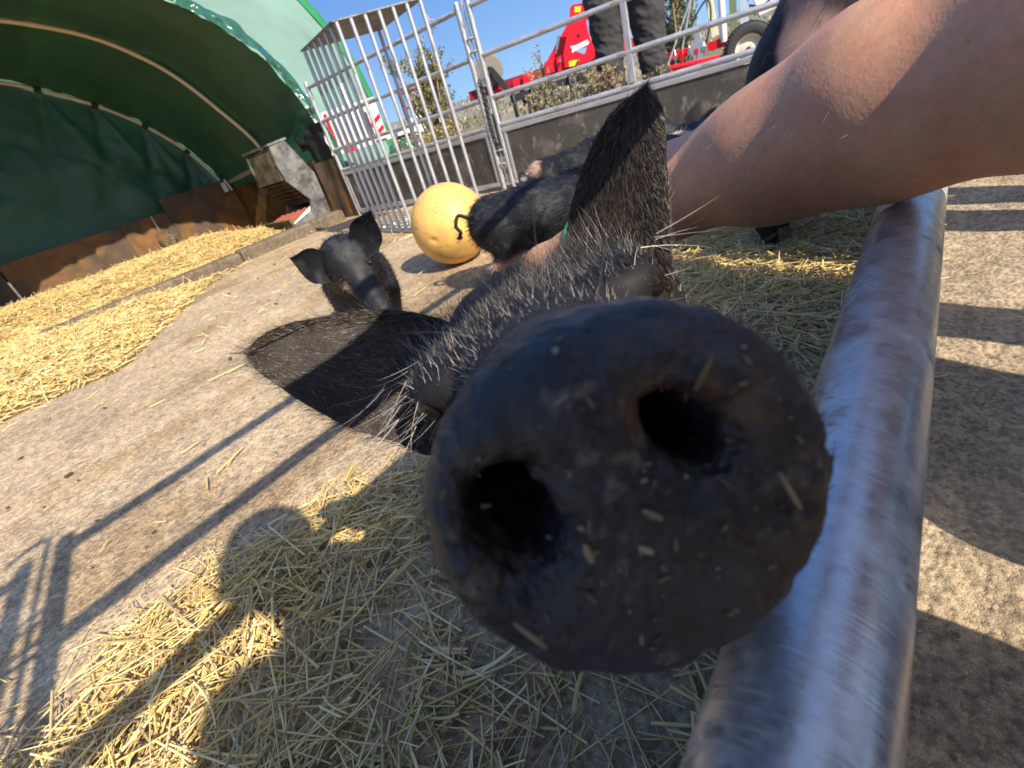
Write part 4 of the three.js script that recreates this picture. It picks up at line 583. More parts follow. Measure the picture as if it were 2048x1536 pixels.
// ------------------------------------------------------------------ spotted pig rearing against the near fence behind the arm
{
  const g = thing('rearing_pig', 'black and pink pig rearing against the near fence above the arm', 'pig', W(1.66, 0, 0.25), YAW - Math.PI / 2);
  // local x points at the fence; the pig stands on its hind legs and leans on the board
  const P = [cap([-0.10, 0.26, 0], [-0.03, 0.46, 0], 0.125, 0.135, 0.05), cap([-0.03, 0.46, 0], [0.05, 0.66, 0], 0.135, 0.12, 0.05), cap([0.05, 0.68, 0], [0.09, 0.84, 0], 0.10, 0.085, 0.06), ell([0.11, 0.90, 0], [0.08, 0.075, 0.075], 0.05), cap([0.13, 0.90, 0], [0.28, 0.88, 0], 0.055, 0.034, 0.04), cap([0.12, 0.86, 0], [0.26, 0.85, 0], 0.045, 0.024, 0.03)];
  for (const s of [-1, 1]) P.push(cap([0.08, 0.62, s * 0.07], [0.17, 0.52, s * 0.085], 0.060, 0.036, 0.04), cap([0.17, 0.52, s * 0.085], [0.27, 0.505, s * 0.085], 0.032, 0.022, 0.02), cap([-0.10, 0.24, s * 0.06], [-0.04, 0.15, s * 0.075], 0.085, 0.05, 0.05), cap([-0.04, 0.15, s * 0.075], [-0.12, 0.085, s * 0.07], 0.044, 0.026, 0.02), cap([-0.12, 0.085, s * 0.07], [-0.10, 0.02, s * 0.07], 0.025, 0.02, 0.015));
  const col = (x, y, z) => { const w = (fbm(x * 22, y * 22, z * 22, 3) - 0.5) * 0.10, m = sstep(0.455, 0.475, y + w) * sstep(0.66, 0.645, y + w) * sstep(-0.085, -0.06, x + w * 0.5), leg = sstep(0.10, 0.13, x) * sstep(0.57, 0.55, y), a = blackCoat(x, y, z), b = pinkCoat(x, y, z), k = Math.max(m, leg); return [mix(a[0], b[0] * 0.62, k), mix(a[1], b[1] * 0.66, k), mix(a[2], b[2] * 0.72, k)]; };
  const list = [nets(union(P), [-0.28, -0.01, -0.2], [0.34, 1.02, 0.2], 0.008, col)];
  for (const s of [-1, 1]) list.push(earShell([[0.07, 0.95, s * 0.03], [0.03, 1.00, s * 0.08], [0.04, 1.02, s * 0.13]], [[0.12, 0.93, s * 0.065], [0.10, 0.97, s * 0.11], [0.04, 1.02, s * 0.13]], [-1, 0, 0], 0.015, 0.005, col, 14, 8));
  const body = merge(list); mesh('body', body, pigSkin, g); for (const s of [-1, 1]) mesh('eye', new THREE.SphereGeometry(0.009, 10, 8).translate(0.17, 0.925, s * 0.055), eyeMat, g);
  const r = rng(91), p = body.attributes.position, nn = body.attributes.normal, H = []; for (let i = 0; i < 2600; i++) { const k = Math.floor(r() * p.count), q = V(p.getX(k), p.getY(k), p.getZ(k)), n = V(nn.getX(k), nn.getY(k), nn.getZ(k)), d = n.clone().multiplyScalar(0.55).add(V(-0.2, -0.8, 0)).add(V(r() - 0.5, r() - 0.5, r() - 0.5).multiplyScalar(0.6)).normalize(), L = 0.012 + r() * 0.022, pk = col(q.x, q.y, q.z)[0] > 0.1; H.push({ m: place(q, d, L, L, L, r() * 6), c: pk ? (r() < 0.15 ? lin(0.45, 0.40, 0.36) : lin(0.2, 0.13, 0.1)) : r() < 0.05 ? lin(0.4, 0.36, 0.32) : lin(0.03, 0.028, 0.027) }); }
  scatter('coat', hairGeo(0.3, 0.012, 3), hairMat, H, g);
}
// ------------------------------------------------------------------ people
const skinMat = (() => { const t = tex(512, (x, y, i, j) => { const v = 0.5 + (pnoise(x * 120, y * 120, 120, 201) - 0.5) * 0.7 + (pfbm(x, y, 40, 203, 3) - 0.5) * 0.6; return [v, v, v]; }, false); return new THREE.MeshPhysicalMaterial({ vertexColors: true, roughness: 0.52, sheen: 0.25, sheenRoughness: 0.5, sheenColor: lin(0.6, 0.3, 0.2), map: tex(512, (x, y, i, j) => { const a = pfbm(x, y, 9, 211, 4), b = pfbm(x, y, 36, 213, 3), p = pnoise(x * 110, y * 110, 110, 217), k = 0.955 + (b - 0.5) * 0.10 + (h3(i, j, 219) - 0.5) * 0.03 - (p > 0.9 ? 0.05 : 0), red = (a - 0.5) * 0.16; return [k + red * 0.2, k - red * 0.55, k - red * 0.6]; }), bumpMap: t, bumpScale: 0.00009 }); })();
const clothMat = std({ vertexColors: true, roughness: 0.88 });
// a whole figure from its joints (metres, own axes); each piece carries its colour
function figure(J, C, cell, lo, hi, wrinkle = 0) {
  const P = [], add = (p, c) => { p.c = c; P.push(p); }, m = (a, b, t) => a.map((v, i) => mix(v, b[i], t));
  const hd = J.head, nk = J.neck, f = J.face || [0, 0, 1];
  add(ell(hd, [0.078, 0.112, 0.092], 0.02), 'skin'); add(ell([hd[0] - f[0] * 0.02, hd[1] + 0.028, hd[2] - f[2] * 0.02], [0.086, 0.098, 0.092], 0.01), 'hair'); add(cap([hd[0] + f[0] * 0.088, hd[1] + 0.005, hd[2] + f[2] * 0.088], [hd[0] + f[0] * 0.108, hd[1] - 0.025, hd[2] + f[2] * 0.108], 0.008, 0.013, 0.012), 'skin'); add(cap([hd[0] + f[0] * 0.085, hd[1] - 0.055, hd[2] + f[2] * 0.085], [hd[0] + f[0] * 0.09, hd[1] - 0.062, hd[2] + f[2] * 0.09], 0.014, 0.012, 0.012), 'skin');
  for (const s of [-1, 1]) add(ell([hd[0] + f[2] * s * 0.082, hd[1] - 0.005, hd[2] - f[0] * s * 0.082], [0.014, 0.032, 0.02], 0.008), 'skin');
  add(cap(nk, m(nk, hd, 0.7), 0.058, 0.055, 0.02), 'skin'); add(cap(J.chest, m(J.chest, nk, 0.85), 0.15, 0.075, 0.06), 'top'); add(cap(J.pelvis, J.chest, 0.145, 0.155, 0.06), 'top');
  for (const s of ['L', 'R']) {
    add(cap(J['sh' + s], m(J['sh' + s], J.chest, 0.4), 0.062, 0.09, 0.06), 'top');
    if (J['el' + s]) { add(cap(J['sh' + s], m(J['sh' + s], J['el' + s], 0.55), 0.06, 0.052, 0.03), 'top'); add(cap(m(J['sh' + s], J['el' + s], 0.5), J['el' + s], 0.045, 0.040, 0.02), 'skin'); if (J['ha' + s]) { add(cap(J['el' + s], J['ha' + s], 0.042, 0.027, 0.02), 'skin'); const d = m(J['el' + s], J['ha' + s], 1.30); add(ell(m(J['ha' + s], d, 0.5), [0.04, 0.045, 0.04], 0.02), 'skin'); for (let k = 0; k < 4; k++) add(cap(d, [d[0] + (k - 1.5) * 0.018, d[1] - 0.05, d[2] + 0.02], 0.011, 0.008, 0.008), 'skin'); add(cap(m(J['ha' + s], d, 0.3), [d[0] + 0.05, d[1] + 0.01, d[2]], 0.013, 0.009, 0.012), 'skin'); } }
    const hp = J['hip' + s], kn = J['kn' + s], an = J['an' + s], w = J.wide || 1; add(cap(hp, kn, 0.100 * w, 0.066 * w, 0.05), 'legs'); add(cap(kn, m(kn, an, 0.35), 0.066 * w, 0.064 * w, 0.03), 'legs'); add(cap(m(kn, an, 0.35), an, 0.064 * w, 0.050 * w, 0.03), 'legs');
    const t = J['toe' + s]; add(cap([an[0], 0.045, an[2]], t, 0.046, 0.036, 0.02), 'shoe');
  }
  const sdf0 = union(P), sdf = wrinkle ? (x, y, z) => { const d = sdf0(x, y, z); return d > 0.06 || d < -0.06 ? d : d + (fbm(x * 9, y * 14 + x * 5, z * 9, 3) - 0.5) * wrinkle; } : sdf0;
  return nets(sdf, lo, hi, cell, (x, y, z) => { let b = 1e9, c = 'top'; for (const p of P) { const d = pd(p, x, y, z); if (d < b) { b = d; c = p.c; } } const k = C[c], v = 0.88 + fbm(x * 14, y * 14, z * 14, 3) * 0.24; return [k[0] * v, k[1] * v, k[2] * v]; });
}
const SKIN = [0.52, 0.285, 0.165];
{ // black trousers behind the back fence
  const g = thing('person', 'person in wide black trousers standing behind the back fence', 'person', W(3.98, 0, 1.82), YAW - Math.PI / 2 + 0.35);
  const J = { pelvis: [0, 1.10, 0], chest: [0, 1.40, 0.01], neck: [0, 1.53, 0.01], head: [0, 1.69, 0.03], shL: [-0.19, 1.46, 0], shR: [0.19, 1.46, 0], elL: [-0.28, 1.25, 0.04], elR: [0.28, 1.25, 0.04], haL: [-0.10, 1.24, 0.20], haR: [0.10, 1.30, 0.20], hipL: [-0.125, 1.02, 0], hipR: [0.125, 1.02, 0], knL: [-0.145, 0.56, 0.03], knR: [0.16, 0.56, 0.05], anL: [-0.115, 0.12, -0.01], anR: [0.165, 0.12, 0.0], toeL: [-0.12, 0.035, 0.14], toeR: [0.19, 0.035, 0.15], wide: 1.42 };
  mesh('body', figure(J, { skin: SKIN, hair: [0.05, 0.03, 0.02], top: [0.05, 0.05, 0.06], legs: [0.030, 0.029, 0.031], shoe: [0.03, 0.03, 0.03] }, 0.011, [-0.42, -0.01, -0.25], [0.42, 1.85, 0.3], 0.06), clothMat, g);
}
{ // the photographer, crouching behind the lens: only the shadow is in the picture
  const g = thing('person', 'crouching photographer outside the picture who shades the snout and straw', 'person', W(-0.075, 0, -0.62), YAW);
  // local x along the fence, local -z towards the pen
  const J = { face: [0, 0, -1], pelvis: [-0.02, 0.36, 0.10], chest: [-0.05, 0.77, -0.06], neck: [-0.07, 0.97, -0.15], head: [-0.12, 1.09, -0.21], shL: [-0.24, 0.93, -0.12], shR: [0.21, 0.87, -0.12], elL: [-0.36, 0.68, -0.20], elR: [0.25, 0.58, -0.26], haL: [-0.20, 0.60, -0.36], haR: [0.16, 0.57, -0.47], hipL: [-0.12, 0.34, 0.06], hipR: [0.14, 0.34, 0.06], knL: [-0.22, 0.44, -0.30], knR: [0.37, 0.42, -0.22], anL: [-0.20, 0.10, -0.06], anR: [0.36, 0.10, 0.0], toeL: [-0.22, 0.035, -0.22], toeR: [0.39, 0.035, -0.16] };
  mesh('body', figure(J, { skin: SKIN, hair: [0.06, 0.035, 0.02], top: [0.06, 0.08, 0.14], legs: [0.05, 0.06, 0.09], shoe: [0.1, 0.1, 0.1] }, 0.016, [-0.5, -0.01, -0.6], [0.5, 1.3, 0.4]), clothMat, g);
}
{ // bystander further along the fence, outside the picture
  const g = thing('person', 'standing bystander outside the picture who shades the yard beyond the pig', 'person', W(0.88, 0, -0.80), YAW);
  const J = { face: [0, 0, -1], pelvis: [0, 0.95, 0], chest: [0, 1.28, -0.02], neck: [0, 1.44, -0.03], head: [0, 1.60, -0.06], shL: [-0.18, 1.37, -0.02], shR: [0.18, 1.37, -0.02], elL: [-0.24, 1.08, -0.06], elR: [0.25, 1.10, -0.05], haL: [-0.16, 0.98, -0.22], haR: [0.2, 0.98, -0.22], hipL: [-0.10, 0.92, 0], hipR: [0.10, 0.92, 0], knL: [-0.13, 0.50, -0.03], knR: [0.12, 0.50, -0.03], anL: [-0.15, 0.11, 0.02], anR: [0.13, 0.11, 0.02], toeL: [-0.17, 0.035, -0.13], toeR: [0.15, 0.035, -0.13] };
  mesh('body', figure(J, { skin: SKIN, hair: [0.12, 0.07, 0.03], top: [0.35, 0.33, 0.30], legs: [0.05, 0.07, 0.13], shoe: [0.3, 0.3, 0.3] }, 0.018, [-0.42, -0.01, -0.35], [0.42, 1.8, 0.25]), clothMat, g);
}
{ // another bystander further on
  const g = thing('person', 'second standing bystander outside the picture beyond the panel joint', 'person', W(1.72, 0, -0.72), YAW);
  const J = { face: [0, 0, -1], pelvis: [0, 0.92, 0], chest: [0, 1.24, -0.02], neck: [0, 1.40, -0.03], head: [0.02, 1.56, -0.05], shL: [-0.18, 1.33, -0.02], shR: [0.18, 1.33, -0.02], elL: [-0.26, 1.05, -0.04], elR: [0.24, 1.05, -0.06], haL: [-0.22, 0.84, -0.12], haR: [0.12, 1.0, -0.22], hipL: [-0.10, 0.89, 0], hipR: [0.10, 0.89, 0], knL: [-0.11, 0.48, -0.03], knR: [0.11, 0.48, -0.03], anL: [-0.11, 0.11, 0.02], anR: [0.11, 0.11, 0.02], toeL: [-0.13, 0.035, -0.13], toeR: [0.13, 0.035, -0.13], wide: 1.15 };
  mesh('body', figure(J, { skin: SKIN, hair: [0.03, 0.02, 0.015], top: [0.20, 0.05, 0.05], legs: [0.06, 0.06, 0.07], shoe: [0.1, 0.08, 0.06] }, 0.018, [-0.42, -0.01, -0.35], [0.42, 1.76, 0.25]), clothMat, g);
}
{ // the phone that takes the picture; it shades the snout
  const g = thing('smartphone', 'dark smartphone held at the fence outside the picture', 'phone', V(0, 0.6, 0)); g.quaternion.copy(camera.quaternion);
  const b = mesh('case', new RoundedBoxGeometry(0.150, 0.074, 0.009, 3, 0.004).translate(0.060, 0.012, 0.013), std({ color: lin(0.03, 0.03, 0.035), roughness: 0.4 }), g);
  mesh('screen', new THREE.BoxGeometry(0.140, 0.066, 0.001).translate(0.060, 0.012, 0.0181), std({ color: lin(0.01, 0.01, 0.012), roughness: 0.08 }), g);
}
{ // the one whose bare arm reaches over the rail to the pig's neck
  const o = W(0.42, 0, -0.55), g = thing('person', 'person reaching a bare arm with green wristband over the rail to the pig', 'person', o);
  const L = (u, h, n) => { const p = W(u, h, n).sub(o); return [p.x, p.y, p.z]; };
  // body: crouching outside the fence
  const J = { face: [NX, 0, NZ], pelvis: L(0.62, 0.36, -0.74), chest: L(0.66, 0.66, -0.62), neck: L(0.70, 0.86, -0.55), head: L(0.76, 0.99, -0.50), shL: L(0.84, 0.78, -0.55), shR: L(0.52, 0.72, -0.46), elL: L(0.92, 0.54, -0.42), haL: L(0.84, 0.60, -0.20), hipL: L(0.72, 0.34, -0.72), hipR: L(0.52, 0.34, -0.72), knL: L(0.72, 0.46, -0.34), knR: L(0.57, 0.22, -0.40), anL: L(0.70, 0.10, -0.56), anR: L(0.55, 0.09, -0.78), toeL: L(0.72, 0.035, -0.40), toeR: L(0.56, 0.035, -0.66) };
  const body = figure(J, { skin: SKIN, hair: [0.08, 0.045, 0.02], top: [0.30, 0.30, 0.32], legs: [0.04, 0.05, 0.08], shoe: [0.1, 0.1, 0.1] }, 0.016, L(0, 0, 0).map((_, i) => [-0.55, -0.01, -0.45][i]), [0.75, 1.25, 0.75]);
  // arm: shoulder, elbow resting by the rail, forearm to the wrist, hand on the pig
  const w = (x, y, z) => { const p = V(x, y, z).sub(o); return [p.x, p.y, p.z]; };
  const wr = w(0.080, 0.427, -0.558), pts = [[w(0.325, 0.610, -0.10), 0.053], [w(0.293, 0.560, -0.215), 0.0525], [w(0.256, 0.540, -0.292), 0.0505], [w(0.225, 0.520, -0.345), 0.0430], [w(0.183, 0.4955, -0.426), 0.0345], [w(0.139, 0.462, -0.497), 0.0265], [wr, 0.0205]];
  const A = [cap(L(0.52, 0.72, -0.46), pts[0][0], 0.058, pts[0][1], 0.03)]; for (let i = 1; i < pts.length; i++) A.push(cap(pts[i - 1][0], pts[i][0], pts[i - 1][1], pts[i][1], 0.025));
  const palm = w(0.046, 0.386, -0.592); A.push(cap(wr, palm, 0.0205, 0.021, 0.02), ell([palm[0] - 0.005, palm[1], palm[2]], [0.036, 0.014, 0.034], 0.015));
  const fing = [[[-0.022, 0.006, -0.020], [-0.052, -0.004, -0.030], [-0.070, -0.026, -0.034]], [[-0.026, 0.006, -0.006], [-0.060, -0.002, -0.008], [-0.080, -0.026, -0.010]], [[-0.026, 0.005, 0.008], [-0.058, -0.003, 0.012], [-0.077, -0.026, 0.014]], [[-0.022, 0.003, 0.022], [-0.046, -0.005, 0.030], [-0.060, -0.024, 0.034]], [[0.010, -0.002, -0.026], [-0.002, -0.012, -0.052], [-0.018, -0.024, -0.066]]];
  for (const f of fing) { const q = f.map((d) => [palm[0] + d[0], palm[1] + d[1], palm[2] + d[2]]); A.push(cap(q[0], q[1], 0.0098, 0.0088, 0.006), cap(q[1], q[2], 0.0088, 0.0072, 0.005)); }
  const tone = (x, y, z) => { const a = fbm(x * 60, y * 60, z * 60, 4), m = sstep(0.62, 0.74, fbm(x * 90 + 4, y * 90, z * 90, 3)), f = sstep(0.76, 0.84, noise3(x * 260, y * 260, z * 260)), v = 0.86 + a * 0.28; return [0.60 * v * mix(1, 0.97, m) * mix(1, 0.93, f), 0.305 * v * mix(1, 0.94, m) * mix(1, 0.86, f), 0.172 * v * mix(1, 0.92, m) * mix(1, 0.82, f)]; };
  const sdfA = union(A), arm = nets(sdfA, w(-0.10, 0.36, -0.70), w(0.40, 0.72, 0.02), 0.0045, tone);
  const along = V(0.51, 0, 0.86); planarUV(arm, (x, y, z) => x * 0.4 + z * 0.92, (x, y, z) => y, 0.12);
  const upper = nets(sdfA, w(0.2, 0.5, -0.02), [0.3, 1.0, 0.42].map((v, i) => v), 0.008, tone);
  mesh('body', merge([body, arm, upper]), skinMat, g);
  // wristband: a paper strip round the wrist
  { const a = V(...pts[5][0]), b = V(...pts[6][0]), d = b.clone().sub(a).normalize(), c = a.clone().lerp(b, 0.22), q = new THREE.Quaternion().setFromUnitVectors(V(0, 1, 0), d); const ring = new THREE.CylinderGeometry(0.0282, 0.0292, 0.019, 40, 3, true); displace(ring, (x, y, z) => { const k = 1 + (noise3(x * 60, y * 120, z * 60) - 0.5) * 0.05; return [x * k, y, z * k]; }); ring.applyQuaternion(q).translate(c.x, c.y, c.z); mesh('wristband', ring, std({ color: lin(0.02, 0.42, 0.12), roughness: 0.55, side: THREE.DoubleSide }), g); }
  // fine pale arm hairs
  { const r = rng(31), p = arm.attributes.position, n = arm.attributes.normal, H = []; while (H.length < 700) { const k = Math.floor(r() * p.count), q = V(p.getX(k), p.getY(k), p.getZ(k)), nn = V(n.getX(k), n.getY(k), n.getZ(k)); const d = nn.clone().multiplyScalar(0.35).add(V(-0.4, -0.5, -0.3)).add(V(r() - 0.5, r() - 0.5, r() - 0.5).multiplyScalar(0.7)).normalize(), l = 0.004 + r() * 0.006; H.push({ m: place(q, d, l, l, l, r() * 6), c: lin(0.62, 0.45, 0.30) }); } scatter('arm_hair', hairGeo(0.3, 0.0055, 3), hairMat, H, g); }
}
// ------------------------------------------------------------------ beyond the fence
const ext = (pts, depth, z0 = 0, bev = 0.004, holes = []) => { const s = new THREE.Shape(); pts.forEach(([x, y], i) => i ? s.lineTo(x, y) : s.moveTo(x, y)); s.closePath(); for (const h of holes) { const p = new THREE.Path(); h.forEach(([x, y], i) => i ? p.lineTo(x, y) : p.moveTo(x, y)); p.closePath(); s.holes.push(p); } return new THREE.ExtrudeGeometry(s, { depth, bevelEnabled: bev > 0, bevelSize: bev, bevelThickness: bev, bevelSegments: 1 }).translate(0, 0, z0); };
{ // red disc harrow
  const g = thing('disc_harrow', 'bright red disc harrow parked behind the weeds', 'farm implement', V(1.88, 0, -7.251), -0.2537);
  mesh('mast', ext([[0.03, 0.91], [0.10, 1.06], [0.18, 1.21], [0.20, 1.30], [0.21, 1.35], [0.25, 1.37], [0.37, 1.355], [0.385, 1.22], [0.42, 1.20], [0.37, 1.18], [0.375, 1.05], [0.39, 0.95], [0.46, 0.93], [0.49, 0.86], [0.48, 0.79], [0.36, 0.76], [0.18, 0.755], [0.02, 0.77]], 0.035, 0.0, 0.005, [[[0.16, 0.93], [0.33, 0.91], [0.29, 0.84]]]), M.red, g);
  mesh('strut', ext([[0.16, 1.23], [0.20, 1.19], [0.03, 0.90], [-0.10, 0.86], [-0.25, 0.84], [-0.23, 0.88]], 0.03, -0.26, 0.004), M.red, g);
  mesh('strut', ext([[0.18, 1.22], [0.205, 1.18], [0.08, 0.90], [0.05, 0.90]], 0.02, -0.10, 0.003), M.darkred, g);
  mesh('toolbar', box(2.3, 0.11, 0.11, -0.15, 0.80, -0.12), M.darkred, g);
  for (const [x, y, w, h] of [[-0.18, 0.83, 0.12, 0.15], [-0.02, 0.83, 0.10, 0.16], [-0.47, 0.80, 0.14, 0.12], [-0.64, 0.77, 0.08, 0.10], [-0.93, 0.72, 0.20, 0.11], [0.45, 0.83, 0.10, 0.16], [0.78, 0.80, 0.12, 0.12]]) mesh('clamp', ext([[x - w / 2, y - h / 2], [x + w / 2, y - h / 2 + 0.01], [x + w / 2, y + h * 0.3], [x + w * 0.2, y + h / 2], [x - w * 0.35, y + h / 2 - 0.01], [x - w / 2, y + h * 0.15]], 0.16, -0.17, 0.005), M.red, g);
  const disc = (x, y, z, r, turn, name) => { const s = new THREE.Shape(); for (let i = 0; i <= 72; i++) { const a = i / 72 * Math.PI * 2, k = r * (1 - 0.10 * Math.pow(Math.max(0, Math.cos(a * 9)), 6)); i ? s.lineTo(Math.cos(a) * k, Math.sin(a) * k) : s.moveTo(Math.cos(a) * k, Math.sin(a) * k); } const e = new THREE.ExtrudeGeometry(s, { depth: 0.008, bevelEnabled: false }); displace(e, (px, py, pz) => [px, py, pz - (px * px + py * py) * 0.5]); e.rotateY(turn).translate(x, y, z); return mesh(name, e, std({ color: lin(0.20, 0.18, 0.155), roughness: 0.65, metalness: 0.5 }), g); };
  disc(-0.93, 1.01, 0.05, 0.185, 0.25, 'marker_disc');
  mesh('disc_arm', [ext([[-0.96, 1.02], [-0.88, 1.03], [-0.78, 0.86], [-0.72, 0.72], [-0.80, 0.74]], 0.04, 0.07, 0.004), bar(V(-0.92, 1.0, 0.03), V(-0.92, 1.0, 0.14), 0.045)], M.black, g);
  for (let i = 0; i < 8; i++) disc(-0.95 + i * 0.25, 0.27, 0.05 + (i % 2) * 0.1, 0.27, 0.4, 'disc');
  for (let i = 0; i < 8; i++) mesh('tine', tube([V(-0.95 + i * 0.25, 0.78, -0.12), V(-0.95 + i * 0.25, 0.66, 0.10), V(-0.95 + i * 0.25, 0.45, 0.14), V(-0.95 + i * 0.25, 0.28, 0.08)], 0.022, 16, 6), M.black, g);
  mesh('roller', [turned(new THREE.CylinderGeometry(0.22, 0.22, 2.0, 28, 1), 0, 0, Math.PI / 2, -0.1, 0.23, -0.55), ...Array.from({ length: 16 }, (_, i) => turned(new THREE.TorusGeometry(0.23, 0.03, 8, 28), 0, Math.PI / 2, 0, -1.05 + i * 0.125, 0.24, -0.55))], M.black, g);
  mesh('roller_arm', [bar(V(-0.6, 0.78, -0.15), V(-0.6, 0.24, -0.55), 0.035), bar(V(0.5, 0.78, -0.15), V(0.5, 0.24, -0.55), 0.035), box(1.2, 0.09, 0.1, -0.15, 0.62, 0.02)], M.black, g);
  for (const [x, y, w, h, r] of [[0.295, 1.312, 0.075, 0.055, -0.25], [0.13, 0.79, 0.10, 0.06, -0.1]]) mesh('yellow_sticker', turned(new THREE.BoxGeometry(w, h, 0.003), 0, 0, r, x, y, 0.043), M.yellow, g);
  mesh('white_sticker', ext([[0.13, 0.975], [0.20, 0.965], [0.35, 0.985], [0.37, 0.945], [0.34, 0.930], [0.20, 0.915], [0.14, 0.90], [0.15, 0.935]], 0.003, 0.041, 0), M.white, g);
  const leaf = (a, L) => { const s = new THREE.Shape(); s.moveTo(0, 0); s.quadraticCurveTo(0.014, L * 0.5, 0, L); s.quadraticCurveTo(-0.014, L * 0.5, 0, 0); return new THREE.ExtrudeGeometry(s, { depth: 0.002, bevelEnabled: false }).rotateZ(a).translate(0.255, 1.03, 0.041); };
  mesh('emblem', [leaf(0, 0.06), leaf(0.55, 0.05), leaf(-0.55, 0.05)], std({ color: lin(0.05, 0.01, 0.015), roughness: 0.5 }), g);
  mesh('cylinder', [bar(V(-0.04, 0.99, 0.03), V(0.02, 1.12, 0.03), 0.018), bar(V(-0.06, 0.95, 0.03), V(-0.04, 0.99, 0.03), 0.010)], M.steel, g);
  mesh('pin', [bar(V(-0.23, 0.72, 0.06), V(-0.20, 0.64, 0.08), 0.014), bar(V(-0.02, 0.86, 0.02), V(-0.02, 0.86, 0.10), 0.014), bar(V(0.20, 0.80, 0.02), V(0.20, 0.80, 0.10), 0.014)], M.steel, g);
  mesh('stand', [box(0.06, 0.72, 0.06, 0.6, 0.36, -0.12), box(0.06, 0.72, 0.06, -1.15, 0.36, -0.12)], M.black, g);
}
{ // wheeled implement at the right
  const g = thing('wheeled_implement', 'red framed implement with a white rimmed tyre beyond the fence', 'farm implement', V(4.153, 0, -6.835), -0.545);
  const tyre = mesh('tyre', turned(new THREE.LatheGeometry([[0.165, -0.07], [0.19, -0.088], [0.25, -0.09], [0.272, -0.075], [0.283, -0.05], [0.285, 0], [0.283, 0.05], [0.272, 0.075], [0.25, 0.09], [0.19, 0.088], [0.165, 0.07]].map(([x, y]) => new THREE.Vector2(x, y)), 56), Math.PI / 2, 0.18, 0, -0.02, 0.345, 0), M.rubber, g);
  const treads = []; for (let i = 0; i < 44; i++) { const a = i / 44 * Math.PI * 2; treads.push(turned(new THREE.BoxGeometry(0.012, 0.018, 0.13), 0, 0.25, 0, 0, 0.286, 0).rotateZ(a)); } mesh('tread', merge(treads).rotateY(0.18).translate(-0.02, 0.345, 0), M.rubber, tyre);
  mesh('rim', [turned(new THREE.LatheGeometry([[0.02, 0.02], [0.06, 0.035], [0.09, 0.01], [0.13, 0.0], [0.15, 0.03], [0.168, 0.066], [0.172, 0.05], [0.16, 0.0], [0.16, -0.06]].map(([x, y]) => new THREE.Vector2(x, y)), 40), Math.PI / 2, 0.18, 0, -0.02, 0.345, 0.0)], std({ color: lin(0.62, 0.57, 0.48), roughness: 0.5, side: THREE.DoubleSide }), g);
  mesh('axle', bar(V(-0.02, 0.345, -0.5), V(-0.02, 0.345, 0.06), 0.03), M.darkred, g);
  mesh('frame_beam', bar(V(-1.05, 0.40, 0.05), V(-0.30, 0.34, 0.05), 0.035), M.red, g); mesh('frame_beam', box(0.5, 0.10, 0.12, -0.82, 0.52, -0.05), M.red, g); mesh('frame_beam', box(1.6, 0.1, 0.1, 0.3, 0.50, -0.25), M.red, g); mesh('frame_beam', box(0.10, 0.5, 0.1, 0.36, 0.62, -0.1), M.red, g);
  for (let i = 0; i < 6; i++) mesh('coulter', [tube([V(-0.98 + i * 0.09, 0.58, 0), V(-0.97 + i * 0.09, 0.48, 0.04), V(-0.99 + i * 0.09, 0.36, 0.03), V(-0.96 + i * 0.09, 0.2, 0)], 0.010, 14, 5), box(0.05, 0.05, 0.05, -0.98 + i * 0.09, 0.50, 0.03)], i % 2 ? M.steel : M.red, g);
  mesh('cream_plate', ext([[-0.52, 1.30], [-0.44, 1.30], [-0.36, 0.60], [-0.43, 0.58]], 0.03, -0.05), std({ color: lin(0.72, 0.64, 0.42), roughness: 0.6 }), g);
  mesh('upright', box(0.085, 1.4, 0.08, -0.185, 0.95, -0.35), std({ color: lin(0.14, 0.19, 0.10), roughness: 0.8 }), g); mesh('upright', box(0.10, 1.4, 0.05, -0.06, 1.0, -0.5), std({ color: lin(0.45, 0.55, 0.66), roughness: 0.5 }), g); mesh('upright', bar(V(-0.30, 0.5, -0.2), V(-0.33, 1.5, -0.2), 0.04), M.white, g);
  mesh('stay', bar(V(-1.0, 0.40, 0.1), V(-0.60, 1.15, 0.0), 0.012), M.galv, g); mesh('stay', bar(V(-0.62, 1.15, 0), V(-0.80, 0.55, 0), 0.014), M.galv, g);
  mesh('hopper', ext([[0.02, 0.95], [0.42, 1.15], [0.40, 0.70], [0.12, 0.66]], 0.3, -0.75), M.white, g);
  mesh('bracket', [ext([[-0.72, 0.55], [-0.55, 0.60], [-0.52, 0.40], [-0.62, 0.34]], 0.02, 0.02), ext([[-0.66, 0.80], [-0.60, 0.82], [-0.54, 0.50], [-0.62, 0.50]], 0.02, 0)], std({ color: lin(0.42, 0.50, 0.55), roughness: 0.35, metalness: 0.6 }), g);
  mesh('hose', [tube([V(-0.75, 0.6, 0), V(-0.62, 0.85, 0.02), V(-0.46, 1.0, 0), V(-0.43, 0.8, 0.03), V(-0.5, 0.55, 0.02)], 0.012, 30, 6), tube([V(0.0, 0.8, -0.1), V(0.15, 0.75, -0.05), V(0.3, 0.85, -0.05)], 0.012, 20, 6)], M.black, g);
  mesh('stand', [box(0.06, 0.42, 0.06, -0.95, 0.21, -0.05), box(0.06, 0.5, 0.06, 0.9, 0.25, -0.25)], M.darkred, g);
}
